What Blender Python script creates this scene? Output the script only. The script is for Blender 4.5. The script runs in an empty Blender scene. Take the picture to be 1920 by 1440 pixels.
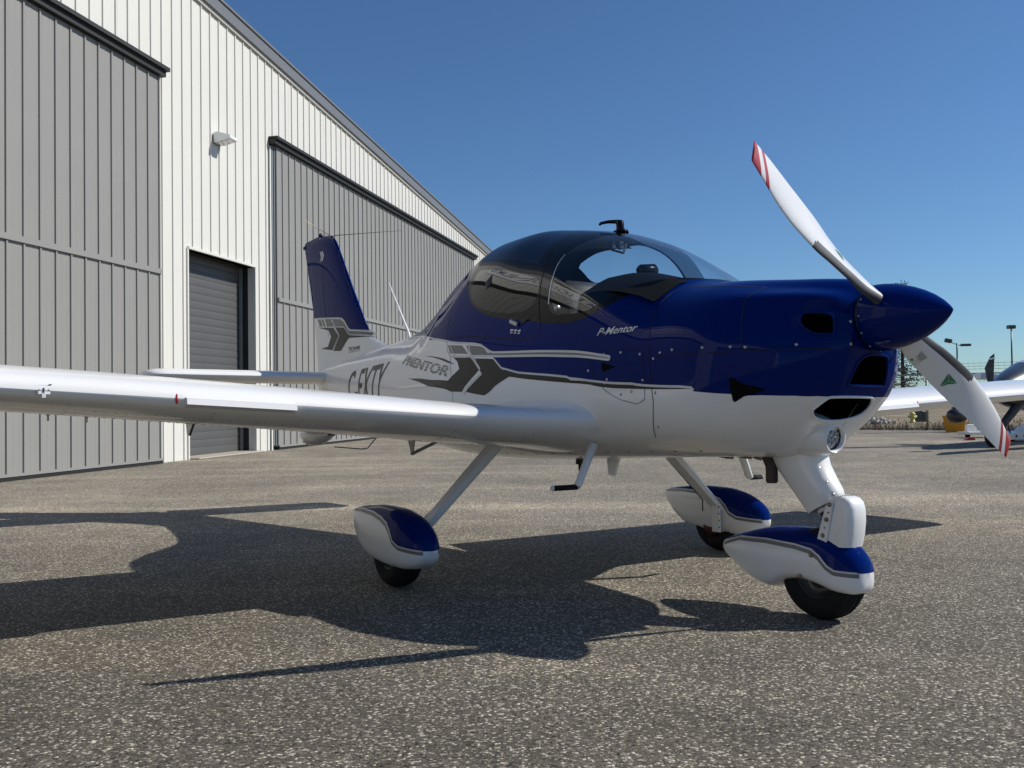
import bpy, math, random
import numpy as np
from mathutils import Vector, Matrix
from mathutils.geometry import delaunay_2d_cdt, tessellate_polygon
R = math.radians
random.seed(7)
rng = np.random.default_rng(3)
scene = bpy.context.scene
COL = scene.collection

# ------------------------------------------------------------------ camera, sky, sun, exposure
F_PX, PITCH, ROLL, CAM_H = 1700.0, R(1.15), R(.75), .904
cam_data = bpy.data.cameras.new('camera'); cam = bpy.data.objects.new('camera', cam_data); COL.objects.link(cam)
fw_ = Vector((0, math.cos(PITCH), math.sin(PITCH))); up0 = Vector((0, -math.sin(PITCH), math.cos(PITCH))); rt0 = Vector((1, 0, 0))
rt_ = rt0*math.cos(ROLL) - up0*math.sin(ROLL); up_ = rt0*math.sin(ROLL) + up0*math.cos(ROLL)
mw = Matrix((rt_, up_, -fw_)).transposed().to_4x4(); mw.translation = Vector((0, 0, CAM_H))
cam.matrix_world = mw
cam_data.sensor_width = 36; cam_data.lens = F_PX/1920*36; cam_data.clip_start = .05; cam_data.clip_end = 9000
scene.camera = cam
SUN = Vector((.755, .078, .651)).normalized()
world = bpy.data.worlds.new('World'); scene.world = world; world.use_nodes = True
wn = world.node_tree; wn.nodes.clear()
sky = wn.nodes.new('ShaderNodeTexSky'); sky.sky_type = 'NISHITA'; sky.sun_disc = False
sky.sun_elevation = math.asin(SUN.z); sky.sun_rotation = math.atan2(SUN.x, SUN.y)
sky.altitude = 250; sky.air_density = 1.0; sky.dust_density = .15; sky.ozone_density = 2.5
bg = wn.nodes.new('ShaderNodeBackground'); bg.inputs['Strength'].default_value = .078
wo = wn.nodes.new('ShaderNodeOutputWorld')
tint = wn.nodes.new('ShaderNodeMix'); tint.data_type = 'RGBA'; tint.blend_type = 'MULTIPLY'; tint.inputs[0].default_value = 1; tint.inputs[7].default_value = (.70, .96, 1.22, 1)
wn.links.new(sky.outputs[0], tint.inputs[6]); wn.links.new(tint.outputs[2], bg.inputs[0]); wn.links.new(bg.outputs[0], wo.inputs[0])
sl = bpy.data.lights.new('sun', 'SUN'); sl.energy = 4.9; sl.angle = R(.53); sl.color = (1, .955, .88)
so = bpy.data.objects.new('sun', sl); COL.objects.link(so); so.rotation_euler = SUN.to_track_quat('Z', 'Y').to_euler(); so.location = (20, 2, 30)
vs = scene.view_settings; vs.view_transform = 'Standard'; vs.look = 'None'; vs.exposure = 0; vs.gamma = 1; vs.use_curve_mapping = False

def at(px, py, Y):
    """world point on the line of sight of a photo pixel at distance Y in front"""
    u, v = px-960, py-720; c, s = math.cos(ROLL), math.sin(ROLL)
    uu, vv = u*c - v*s, u*s + v*c
    d = Vector((uu/F_PX, math.cos(PITCH)+math.sin(PITCH)*vv/F_PX, math.sin(PITCH)-math.cos(PITCH)*vv/F_PX))
    return Vector((0, 0, CAM_H)) + d*(Y/d.y)

# ------------------------------------------------------------------ materials
def newmat(name):
    m = bpy.data.materials.new(name); m.use_nodes = True
    return m, m.node_tree.nodes, m.node_tree.links, m.node_tree.nodes['Principled BSDF']
def mat(name, col, rough=.5, metal=0, coat=0, spec=.5, noise=0, nscale=8, bump=0, bscale=40, crough=.03):
    m, N, L, b = newmat(name)
    b.inputs['Base Color'].default_value = (*col, 1); b.inputs['Roughness'].default_value = rough
    b.inputs['Metallic'].default_value = metal; b.inputs['Coat Weight'].default_value = coat; b.inputs['Coat Roughness'].default_value = crough
    b.inputs['Specular IOR Level'].default_value = spec
    tc = N.new('ShaderNodeTexCoord')
    if noise:
        n = N.new('ShaderNodeTexNoise'); n.inputs['Scale'].default_value = nscale; n.inputs['Detail'].default_value = 5
        r = N.new('ShaderNodeMapRange'); r.inputs[3].default_value = 1-noise; r.inputs[4].default_value = 1+noise
        mx = N.new('ShaderNodeMix'); mx.data_type = 'RGBA'; mx.blend_type = 'MULTIPLY'; mx.inputs[0].default_value = 1
        mx.inputs[6].default_value = (*col, 1)
        L.new(tc.outputs['Object'], n.inputs['Vector']); L.new(n.outputs[0], r.inputs[0]); L.new(r.outputs[0], mx.inputs[7]); L.new(mx.outputs[2], b.inputs['Base Color'])
        rr = N.new('ShaderNodeMapRange'); rr.inputs[3].default_value = max(0, rough-.06); rr.inputs[4].default_value = rough+.06
        L.new(n.outputs[0], rr.inputs[0]); L.new(rr.outputs[0], b.inputs['Roughness'])
    if bump:
        n = N.new('ShaderNodeTexNoise'); n.inputs['Scale'].default_value = bscale; n.inputs['Detail'].default_value = 3
        bp = N.new('ShaderNodeBump'); bp.inputs['Strength'].default_value = bump; bp.inputs['Distance'].default_value = .01
        L.new(tc.outputs['Object'], n.inputs['Vector']); L.new(n.outputs[0], bp.inputs['Height']); L.new(bp.outputs[0], b.inputs['Normal'])
    return m
def glass(name, tint, ior=1.45, dark=0.0):
    m, N, L, b = newmat(name); N.remove(b); out = N['Material Output']
    tr = N.new('ShaderNodeBsdfTransparent'); tr.inputs[0].default_value = (*tint, 1)
    gl = N.new('ShaderNodeBsdfGlossy'); gl.inputs['Roughness'].default_value = .015; gl.inputs[0].default_value = (1, 1, 1, 1)
    # Schlick reflectance of a thin pane, the same from both sides
    ge = N.new('ShaderNodeNewGeometry'); dp = N.new('ShaderNodeVectorMath'); dp.operation = 'DOT_PRODUCT'; L.new(ge.outputs['Normal'], dp.inputs[0]); L.new(ge.outputs['Incoming'], dp.inputs[1])
    def mt(op, a, b_):
        n = N.new('ShaderNodeMath'); n.operation = op
        for i, q in enumerate((a, b_)):
            if isinstance(q, (int, float)): n.inputs[i].default_value = q
            elif q is not None: L.new(q, n.inputs[i])
        return n.outputs[0]
    f0 = ((ior-1)/(ior+1))**2*1.6; k5 = mt('POWER', mt('SUBTRACT', 1, mt('ABSOLUTE', dp.outputs['Value'], None)), 5); fac = mt('MULTIPLY_ADD', k5, 1-f0); fac.node.inputs[2].default_value = f0
    mx = N.new('ShaderNodeMixShader'); L.new(fac, mx.inputs[0]); L.new(tr.outputs[0], mx.inputs[1]); L.new(gl.outputs[0], mx.inputs[2])
    if dark:
        df = N.new('ShaderNodeBsdfDiffuse'); df.inputs[0].default_value = (.03, .032, .036, 1)
        m2 = N.new('ShaderNodeMixShader'); m2.inputs[0].default_value = dark
        L.new(tr.outputs[0], m2.inputs[1]); L.new(df.outputs[0], m2.inputs[2]); L.new(m2.outputs[0], mx.inputs[1])
    L.new(mx.outputs[0], out.inputs[0])
    return m

WHITE = mat('white_paint', (.81, .803, .785), .32, coat=.6, noise=.03, nscale=2.5, crough=.06)
BLUE = mat('blue_paint', (.0003, .0118, .118), .36, coat=.5, noise=.06, nscale=2, crough=.01, spec=0, bump=.03, bscale=3.5)
ROOFBLUE = mat('roof_dark_blue', (.001, .004, .020), .3, coat=.32, crough=.015, spec=.1)
BLUE.node_tree.nodes['Principled BSDF'].inputs['Coat IOR'].default_value = 1.30
SILVER = mat('silver_stripe', (.55, .56, .57), .35, metal=.15, coat=.4)
GREY = mat('grey_stripe', (.15, .15, .145), .4, coat=.2)
BLACKST = mat('black_stripe', (.009, .009, .009), .4, coat=.12, spec=.3)
GLOSSBLK = mat('black_gloss', (.003, .0032, .004), .25, coat=.32, crough=.02, spec=.05)
GLARE = mat('glare_shield_black', (.007, .009, .012), .9, spec=.05)
SEATM = mat('seat_cover', (.045, .045, .047), .55, bump=.2, bscale=120)
DARK = mat('dark_void', (.004, .004, .004), .9, spec=.1)
GAP = mat('panel_gap', (.006, .006, .010), .8)
RUBBER = mat('tyre_rubber', (.012, .012, .013), .85, spec=.25, noise=.2, nscale=40, bump=.3, bscale=90)
BLKMAT = mat('black_plastic', (.015, .016, .018), .55, noise=.1, nscale=20)
STEEL = mat('steel', (.45, .45, .44), .35, metal=.9, noise=.1, nscale=30)
BRONZE = mat('bolt_metal', (.25, .20, .13), .4, metal=.8)
REDP = mat('red_paint', (.42, .012, .016), .35, coat=.5)
BRAKE = mat('brake_red', (.075, .014, .011), .5)
BOOT = mat('erosion_boot', (.05, .05, .052), .55, noise=.08, nscale=30)
GREEN = mat('green_decal', (.01, .20, .07), .4, coat=.3)
PIPE = mat('exhaust_pipe', (.075, .05, .042), .55, metal=.6, noise=.25, nscale=25)
LEATHER = mat('seat_leather', (.28, .28, .28), .5, bump=.2, bscale=120)
TRIM = mat('cabin_trim', (.022, .024, .028), .7, bump=.15, bscale=150)
GLASS = glass('canopy_glass', (.86, .90, .93))
RGLASS = glass('rear_window_glass', (.10, .105, .11), 1.42)
BAND = glass('tinted_band', (.30, .34, .38), 1.45, .12)
LENS = mat('lamp_lens', (.42, .42, .45), .18, metal=.75, coat=1)
WPANEL = mat('white_wall_steel', (.655, .64, .592), .45, noise=.035, nscale=1.3, spec=.35)
GPANEL = mat('grey_door_steel', (.262, .256, .241), .45, noise=.05, nscale=1.5, spec=.35)
GUTTER = mat('grey_gutter', (.16, .165, .17), .4, noise=.06)
BTRIM = mat('black_trim', (.012, .012, .012), .6)
SLAT = mat('shutter_slat', (.085, .085, .085), .5, noise=.08, nscale=2)
SIGNBLUE = mat('sign_blue', (.01, .03, .16), .4)
GALV = mat('galvanised_steel', (.26, .27, .27), .5, metal=.5, noise=.15, nscale=15)
YEL = mat('yellow_plastic', (.62, .27, .012), .5, noise=.1, nscale=8)
HYD = mat('hydrant_yellow', (.55, .48, .14), .5)
BIN = mat('bin_green', (.025, .04, .04), .6)
BARK = mat('bark', (.055, .045, .04), .9, noise=.3, nscale=10)
NEEDLE = mat('pine_needles', (.035, .045, .03), .8, noise=.4, nscale=4)
ROCKM = mat('dirty_snow', (.38, .36, .33), .9, noise=.45, nscale=3, bump=.6, bscale=8)
CHAR = mat('charcoal_metal', (.022, .024, .028), .35, metal=.2, coat=.4)
CONC = mat('concrete', (.38, .34, .28), .85, noise=.15, nscale=4)

def asphalt():
    m, N, L, b = newmat('asphalt')
    tc = N.new('ShaderNodeTexCoord')
    def vor(scale, rnd=1):
        v = N.new('ShaderNodeTexVoronoi'); v.inputs['Scale'].default_value = scale; v.inputs['Randomness'].default_value = rnd; L.new(tc.outputs['Object'], v.inputs['Vector']); return v
    def noi(scale, det=4, rough=.55, dist=0):
        n = N.new('ShaderNodeTexNoise'); n.inputs['Scale'].default_value = scale; n.inputs['Detail'].default_value = det; n.inputs['Roughness'].default_value = rough
        n.inputs['Distortion'].default_value = dist; L.new(tc.outputs['Object'], n.inputs['Vector']); return n
    def math_(op, a, c, cl=False):
        n = N.new('ShaderNodeMath'); n.operation = op; n.use_clamp = cl
        for i, q in enumerate((a, c)):
            if isinstance(q, (int, float)): n.inputs[i].default_value = q
            else: L.new(q, n.inputs[i])
        return n.outputs[0]
    def ramp(x, stops):
        r = N.new('ShaderNodeValToRGB'); e = r.color_ramp.elements
        e[0].position, e[0].color = stops[0][0], (*stops[0][1], 1); e[1].position, e[1].color = stops[-1][0], (*stops[-1][1], 1)
        for p, c in stops[1:-1]:
            k = e.new(p); k.color = (*c, 1)
        L.new(x, r.inputs[0]); return r.outputs[0]
    v1 = vor(140); v2 = vor(330)
    s1 = N.new('ShaderNodeSeparateColor'); L.new(v1.outputs['Color'], s1.inputs[0])
    s2 = N.new('ShaderNodeSeparateColor'); L.new(v2.outputs['Color'], s2.inputs[0])
    # stones: random tone per cell, some pale, most mid, dark binder between
    stone = ramp(s1.outputs[0], [(0, (.010, .009, .008)), (.035, (.061, .054, .044)), (.45, (.102, .091, .074)), (.76, (.138, .123, .100)), (.88, (.255, .232, .192)), (1, (.56, .515, .435))])
    edge = ramp(v1.outputs['Distance'], [(.0, (1, 1, 1)), (.55, (1, 1, 1)), (.85, (.42, .42, .42))])
    fine = ramp(s2.outputs[1], [(0, (.66, .66, .66)), (.6, (.97, .97, .97)), (1, (1.5, 1.48, 1.42))])
    def mul(a, c, f=1.0):
        x = N.new('ShaderNodeMix'); x.data_type = 'RGBA'; x.blend_type = 'MULTIPLY'; x.inputs[0].default_value = f
        L.new(a, x.inputs[6]); L.new(c, x.inputs[7]); return x.outputs[2]
    c = mul(mul(stone, edge, .8), fine, .9)
    big = ramp(noi(.35, 5, .6, .6).outputs[0], [(.30, (.80, .79, .78)), (.5, (1.03, 1.025, 1.01)), (.68, (1.36, 1.33, 1.27))])
    mid = ramp(noi(2.6, 4, .6, .3).outputs[0], [(.3, (.87, .87, .87)), (.7, (1.13, 1.12, 1.1))])
    mp = N.new('ShaderNodeMapping'); mp.inputs['Scale'].default_value = (.09, 1.1, 1); mp.inputs['Rotation'].default_value = (0, 0, R(62)); L.new(tc.outputs['Object'], mp.inputs[0])
    st = N.new('ShaderNodeTexNoise'); st.inputs['Scale'].default_value = 1.0; st.inputs['Detail'].default_value = 4; L.new(mp.outputs[0], st.inputs['Vector'])
    streak = ramp(st.outputs[0], [(.35, (.9, .9, .9)), (.55, (1, 1, 1)), (.72, (1.3, 1.28, 1.24))])
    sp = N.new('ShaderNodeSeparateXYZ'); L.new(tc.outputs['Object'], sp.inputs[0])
    far_tone = math_('ADD', sp.outputs[1], math_('MULTIPLY', noi(.5, 3).outputs[0], 4))  # ground tone turns paler with growing y, its edge broken by noise
    mr = N.new('ShaderNodeMapRange'); mr.inputs[1].default_value = 4.0; mr.inputs[2].default_value = 10; mr.inputs[3].default_value = 1.0; mr.inputs[4].default_value = 1.72; L.new(far_tone, mr.inputs[0])
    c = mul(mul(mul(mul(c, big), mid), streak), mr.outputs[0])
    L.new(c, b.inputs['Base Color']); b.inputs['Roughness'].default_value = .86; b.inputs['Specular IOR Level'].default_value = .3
    h = math_('SUBTRACT', 1, v1.outputs['Distance']); h = math_('ADD', h, math_('MULTIPLY', s1.outputs[1], .8))
    bp = N.new('ShaderNodeBump'); bp.inputs['Strength'].default_value = .55; bp.inputs['Distance'].default_value = .003
    L.new(h, bp.inputs['Height']); L.new(bp.outputs[0], b.inputs['Normal'])
    return m
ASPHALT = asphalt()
def field_mat():
    m, N, L, b = newmat('dry_grass_field'); tc = N.new('ShaderNodeTexCoord')
    n = N.new('ShaderNodeTexNoise'); n.inputs['Scale'].default_value = .25; n.inputs['Detail'].default_value = 9; L.new(tc.outputs['Object'], n.inputs['Vector'])
    r = N.new('ShaderNodeValToRGB'); e = r.color_ramp.elements
    e[0].position = .3; e[0].color = (.13, .10, .06, 1); e[1].position = .7; e[1].color = (.33, .26, .165, 1)
    L.new(n.outputs[0], r.inputs[0]); L.new(r.outputs[0], b.inputs['Base Color']); b.inputs['Roughness'].default_value = .95
    return m
FIELD = field_mat()
STRAW = mat('dry_straw', (.19, .135, .075), .9, noise=.3, nscale=3)

# ------------------------------------------------------------------ helpers
def tag(o, label=None, cat=None, group=None, kind=None):
    if label: o['label'] = label
    if cat: o['category'] = cat
    if group: o['group'] = group
    if kind: o['kind'] = kind
    return o
def empty(name, loc=(0, 0, 0), rz=0, parent=None):
    o = bpy.data.objects.new(name, None); COL.objects.link(o); o.location = loc; o.rotation_euler = (0, 0, rz); o.empty_display_size = .1
    if parent: o.parent = parent
    return o
def link(name, me, parent=None):
    o = bpy.data.objects.new(name, me); COL.objects.link(o)
    if parent: o.parent = parent
    return o
def mesh(name, V, Fc, mats, parent=None, smooth=False, mi=None, normals=None):
    me = bpy.data.meshes.new(name); me.from_pydata([tuple(map(float, v)) for v in V], [], [tuple(int(i) for i in f) for f in Fc])
    for m in (mats if isinstance(mats, (list, tuple)) else [mats]): me.materials.append(m)
    if mi is not None: me.polygons.foreach_set('material_index', np.array(mi, dtype=np.int32))
    if smooth: me.polygons.foreach_set('use_smooth', [True]*len(me.polygons))
    me.update()
    if normals is not None: me.normals_split_custom_set_from_vertices([tuple(map(float, n)) for n in normals])
    return link(name, me, parent)
class MB:
    """collects shapes into one mesh"""
    def __init__(s): s.V = []; s.F = []
    def add(s, V, Fc):
        k = len(s.V); s.V += [tuple(v) for v in V]; s.F += [tuple(i+k for i in f) for f in Fc]; return s
    def box(s, c, h, rot=None, bev=0):
        hx, hy, hz = h; c = Vector(c)
        if bev:
            b = bev; P = []
            for sx in (-1, 1):
                for sy in (-1, 1):
                    for sz in (-1, 1):
                        P += [Vector((sx*hx, sy*(hy-b), sz*(hz-b))), Vector((sx*(hx-b), sy*hy, sz*(hz-b))), Vector((sx*(hx-b), sy*(hy-b), sz*hz))]
            import bmesh
            bm = bmesh.new()
            for p in P: bm.verts.new(p)
            bmesh.ops.convex_hull(bm, input=bm.verts); bm.verts.index_update()
            V = [v.co.copy() for v in bm.verts]; Fc = [[v.index for v in f.verts] for f in bm.faces]; bm.free()
        else:
            V = [Vector((x*hx, y*hy, z*hz)) for x in (-1, 1) for y in (-1, 1) for z in (-1, 1)]
            Fc = [(0, 1, 3, 2), (4, 6, 7, 5), (0, 4, 5, 1), (2, 3, 7, 6), (0, 2, 6, 4), (1, 5, 7, 3)]
        if rot is not None: V = [rot @ v for v in V]
        return s.add([c+v for v in V], Fc)
    def tube(s, pts, r, n=10, caps=True, flat=None):
        pts = [Vector(p) for p in pts]; rs = r if isinstance(r, (list, tuple)) else [r]*len(pts)
        V = []; Fc = []; a = None
        for i, p in enumerate(pts):
            t = (pts[min(i+1, len(pts)-1)] - pts[max(i-1, 0)]).normalized()
            if a is None:
                a = Vector((0, 0, 1)) if abs(t.z) < .9 else Vector((1, 0, 0))
            a = (a - t*a.dot(t)).normalized(); b = t.cross(a)
            for k in range(n):
                an = 2*math.pi*k/n; V.append(p + a*(math.cos(an)*rs[i]) + b*(math.sin(an)*rs[i]*(flat or 1)))
        for i in range(len(pts)-1):
            for k in range(n): Fc.append((i*n+k, i*n+(k+1) % n, (i+1)*n+(k+1) % n, (i+1)*n+k))
        if caps: Fc += [tuple(range(n))[::-1], tuple((len(pts)-1)*n+k for k in range(n))]
        return s.add(V, Fc)
    def lathe(s, prof, c=(0, 0, 0), axis=(0, 0, 1), n=28):
        ax = Vector(axis).normalized(); a = ax.orthogonal().normalized(); b = ax.cross(a); c = Vector(c); V = []; Fc = []
        for (r, h) in prof:
            for k in range(n):
                an = 2*math.pi*k/n; V.append(c + ax*h + (a*math.cos(an)+b*math.sin(an))*max(r, 1e-5))
        for i in range(len(prof)-1):
            for k in range(n): Fc.append((i*n+k, i*n+(k+1) % n, (i+1)*n+(k+1) % n, (i+1)*n+k))
        return s.add(V, Fc)
    def prism(s, poly, a, b):
        """polygon of 3-D points a->b extruded by vector list"""
        n = len(poly); V = [Vector(p)+Vector(a) for p in poly] + [Vector(p)+Vector(b) for p in poly]
        Fc = [tuple(range(n))[::-1], tuple(range(n, 2*n))] + [(i, (i+1) % n, n+(i+1) % n, n+i) for i in range(n)]
        return s.add(V, Fc)
    def build(s, name, m, parent=None, smooth=False, auto=None):
        o = mesh(name, s.V, s.F, m, parent, smooth)
        if auto:
            o.data.polygons.foreach_set('use_smooth', [True]*len(o.data.polygons)); o.data.set_sharp_from_angle(angle=R(auto))
        return o
def pip(P, poly):
    """vectorised point in polygon"""
    P = np.asarray(P, float); x, y = P[:, 0], P[:, 1]; ins = np.zeros(len(P), bool); n = len(poly)
    for i in range(n):
        x1, y1 = poly[i]; x2, y2 = poly[(i+1) % n]
        c = (y1 > y) != (y2 > y)
        with np.errstate(divide='ignore', invalid='ignore'):
            xi = (x2-x1)*(y-y1)/((y2-y1) if y2 != y1 else 1e-12)+x1
        ins ^= c & (x < xi)
    return ins
def dens(L, step, closed=False):
    L = [tuple(map(float, p)) for p in L]; out = []; n = len(L)
    for i in range(n if closed else n-1):
        a, b = np.array(L[i]), np.array(L[(i+1) % n]); k = max(1, int(math.ceil(np.linalg.norm(b-a)/step)))
        for j in range(k): out.append(tuple(a+(b-a)*j/k))
    if not closed: out.append(L[-1])
    return out
def smoothl(L, k=2, closed=False):
    """Chaikin corner rounding"""
    for _ in range(k):
        n = len(L); o = [] if closed else [L[0]]
        for i in range(n if closed else n-1):
            a, b = np.array(L[i]), np.array(L[(i+1) % n]); o += [tuple(a*.75+b*.25), tuple(a*.25+b*.75)]
        if not closed: o.append(L[-1])
        L = o
    return L
def cdt(points, polylines):
    """2-D triangulation with the polylines as edges"""
    V = [Vector(p) for p in points]; E = []
    for L, closed in polylines:
        k = len(V); V += [Vector(p) for p in L]; E += [(k+i, k+i+1) for i in range(len(L)-1)]
        if closed: E.append((k+len(L)-1, k))
    r = delaunay_2d_cdt(V, E, [], 0, 1e-6)
    return np.array([tuple(v) for v in r[0]]), [tuple(f) for f in r[2]]
def pch(X, Y):
    X = np.array(X, float); Y = np.array(Y, float); h = np.diff(X); d = np.diff(Y)/h; m = np.zeros(len(X))
    for i in range(1, len(X)-1):
        if d[i-1]*d[i] > 0:
            w1 = 2*h[i]+h[i-1]; w2 = h[i]+2*h[i-1]; m[i] = (w1+w2)/(w1/d[i-1]+w2/d[i])
    m[0] = d[0]; m[-1] = d[-1]
    def f(x):
        x = np.clip(x, X[0], X[-1]); i = np.clip(np.searchsorted(X, x)-1, 0, len(X)-2); t = (x-X[i])/h[i]
        return (2*t**3-3*t**2+1)*Y[i]+(t**3-2*t**2+t)*h[i]*m[i]+(-2*t**3+3*t**2)*Y[i+1]+(t**3-t**2)*h[i]*m[i+1]
    return f
class Loft:
    """body of superellipse sections; v 0 bottom, 1 crown, 2 bottom again (v<1 = starboard, y<0)"""
    def __init__(s, st, y0=0, warp=None, cap=None):
        A = np.array(st); s.f = [pch(A[:, 0], A[:, k]) for k in range(1, 7)]; s.y0 = y0; s.warp = warp; s.cap = cap; s.x0 = A[0, 0]; s.x1 = A[-1, 0]
    def S(s, x, v):
        x = np.asarray(x, float); v = np.asarray(v, float); xs = np.minimum(x, s.cap) if s.cap else x
        t = np.where(v > 1, 2-v, v); sg = np.where(v > 1, 1., -1.)
        zb, zt, w, zw, nu, nl = [f(xs) for f in s.f]
        a = (t-.5)*np.pi; ca = np.abs(np.cos(a)); sa = np.abs(np.sin(a)); n = np.where(a > 0, nu, nl)
        y = w*ca**(2/n); z = np.where(a > 0, zw+(zt-zw)*sa**(2/n), zw-(zw-zb)*sa**(2/n))
        X = s.warp(xs, z) if s.warp else xs
        if getattr(s, 'relief', None):
            r = np.sqrt(y*y+(z-zw)**2)+1e-6; q = 1+s.relief(xs, t)/r; y = y*q; z = zw+(z-zw)*q
        if s.cap:
            k = np.clip((x-s.cap)/.1, 0, 1); y = y*(1-k); X = X+.006*(1-(1-k)**2)
        return np.stack(np.broadcast_arrays(X, s.y0+sg*y, z), -1)
    def N(s, x, v):
        e = 2e-3; a = s.S(x+e, v)-s.S(x-e, v); vv = np.asarray(v, float)
        b = s.S(x, np.clip(vv+e, 0, 2))-s.S(x, np.clip(vv-e, 0, 2)); n = np.cross(a, b)
        l = np.linalg.norm(n, axis=-1, keepdims=True); n = n/np.maximum(l, 1e-12)
        p = s.S(x, v); c = p.copy(); c[..., 1] = s.y0; c[..., 2] = s.f[3](np.asarray(x, float))
        return np.where(((p-c)*n).sum(-1, keepdims=True) < 0, -n, n)
    def T(s, x, z):
        """section parameter for a height z"""
        zb, zt, w, zw, nu, nl = [float(f(x)) for f in s.f]
        if z >= zw: r = min(1, (z-zw)/(zt-zw)); return .5+math.asin(min(1, r**(nu/2)))/math.pi
        r = min(1, (zw-z)/(zw-zb)); return .5-math.asin(min(1, r**(nl/2)))/math.pi
    def at(s, x, v, off=0.):
        return s.S(x, v)+s.N(x, v)*off
def mir(L): return [(x, 2-v) for x, v in L]
def grid(xs, vs): return [(float(x), float(v)) for x in xs for v in vs]
def thin(pts, lines, tol):
    """drop grid points that crowd a constraint line"""
    Q = np.array([p for L, _ in lines for p in L]); P = np.array(pts); keep = np.ones(len(P), bool)
    for i in range(0, len(Q), 400):
        q = Q[i:i+400]
        keep &= (np.abs(P[:, None, :]-q[None]).max(-1).min(1) > tol)
    return [tuple(p) for p in P[keep]]
def shell(loft, pts, lines, classify, parts, parent):
    """cut the skin of a loft along lines and build one mesh per class; parts = {class: (name, material)}"""
    V, Fc = cdt(thin(pts, lines, .0035), lines)
    P = loft.S(V[:, 0], V[:, 1]); Nn = loft.N(V[:, 0], V[:, 1])
    cen = np.array([V[list(f)].mean(0) for f in Fc]); c3 = np.array([P[list(f)].mean(0) for f in Fc])
    cl = classify(cen, c3); out = {}
    for key in sorted(set(cl.tolist())):
        if key < 0 or key not in parts: continue
        idx = np.flatnonzero(cl == key); used = {}; Fo = []; V3 = []; N3 = []
        for i in idx:
            f = Fc[i]; g = []
            for j in f:
                if j not in used: used[j] = len(V3); V3.append(P[j]); N3.append(Nn[j])
                g.append(used[j])
            a, b, c = (P[f[0]], P[f[1]], P[f[2]])
            if np.dot(np.cross(b-a, c-a), Nn[f[0]]) < 0: g = g[::-1]
            Fo.append(g)
        nm, m = parts[key]
        if nm in out and False: pass
        out[key] = (nm, m, V3, Fo, N3)
    # classes that share a name become one mesh with several materials
    names = {}
    for key, (nm, m, V3, Fo, N3) in out.items(): names.setdefault(nm, []).append((m, V3, Fo, N3))
    res = {}
    for nm, L in names.items():
        V_, F_, N_, mi, ms = [], [], [], [], []
        for m, V3, Fo, N3 in L:
            k = len(V_); V_ += V3; N_ += N3; F_ += [[i+k for i in f] for f in Fo]
            if m not in ms: ms.append(m)
            mi += [ms.index(m)]*len(Fo)
        res[nm] = mesh(nm.split('|')[0], V_, F_, ms, parent, True, mi, N_)
    return res
def decal(loft, poly, m, off=.0014, step=.03, name=None, parent=None, acc=None):
    """thin printed film following the skin of a loft; poly in (x, v)"""
    poly = dens(poly, step, True); A = np.array(poly); lo, hi = A.min(0), A.max(0)
    g = [(x, v) for x in np.arange(lo[0], hi[0], step) for v in np.arange(lo[1], hi[1], step*.4)]
    g = [p for p, k in zip(g, pip(g, poly)) if k] if g else []
    if g: g = thin(g, [(poly, True)], step*.12)
    V, Fc = cdt(g, [(poly, True)]); cen = np.array([V[list(f)].mean(0) for f in Fc]); k = pip(cen, poly)
    Fc = [f for f, q in zip(Fc, k) if q]; P = loft.at(V[:, 0], V[:, 1], off); Nn = loft.N(V[:, 0], V[:, 1])
    Fo = [f if np.dot(np.cross(P[f[1]]-P[f[0]], P[f[2]]-P[f[0]]), Nn[f[0]]) > 0 else f[::-1] for f in Fc]
    if acc is not None: k = len(acc[0]); acc[0].extend(P); acc[1].extend([tuple(i+k for i in f) for f in Fo]); acc[2].extend(Nn); return
    return mesh(name, P, Fo, m, parent, True, None, Nn)
def ribbon(loft, line, w, off, acc, step=.02, closed=False):
    """narrow strip of width w along a line of the skin"""
    L = dens(line, step, closed)
    if closed: L.append(L[0])
    A = np.array(L); P = loft.at(A[:, 0], A[:, 1], off); Nn = loft.N(A[:, 0], A[:, 1]); n = len(P)
    k = len(acc[0])
    for i in range(n):
        t = P[min(i+1, n-1)]-P[max(i-1, 0)]; s_ = np.cross(t, Nn[i]); l = np.linalg.norm(s_)
        s_ = s_/l if l > 1e-9 else np.array([0, 0, 1.])
        acc[0].extend([P[i]-s_*w/2, P[i]+s_*w/2]); acc[2].extend([Nn[i], Nn[i]])
    for i in range(n-1):
        f = (k+2*i, k+2*i+1, k+2*i+3, k+2*i+2)
        p = [acc[0][q] for q in f]
        if np.dot(np.cross(p[1]-p[0], p[2]-p[0]), Nn[i]) < 0: f = f[::-1]
        acc[1].append(f)
def flush(acc, name, m, parent):
    return mesh(name, acc[0], acc[1], m, parent, True, None, acc[2])
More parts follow.
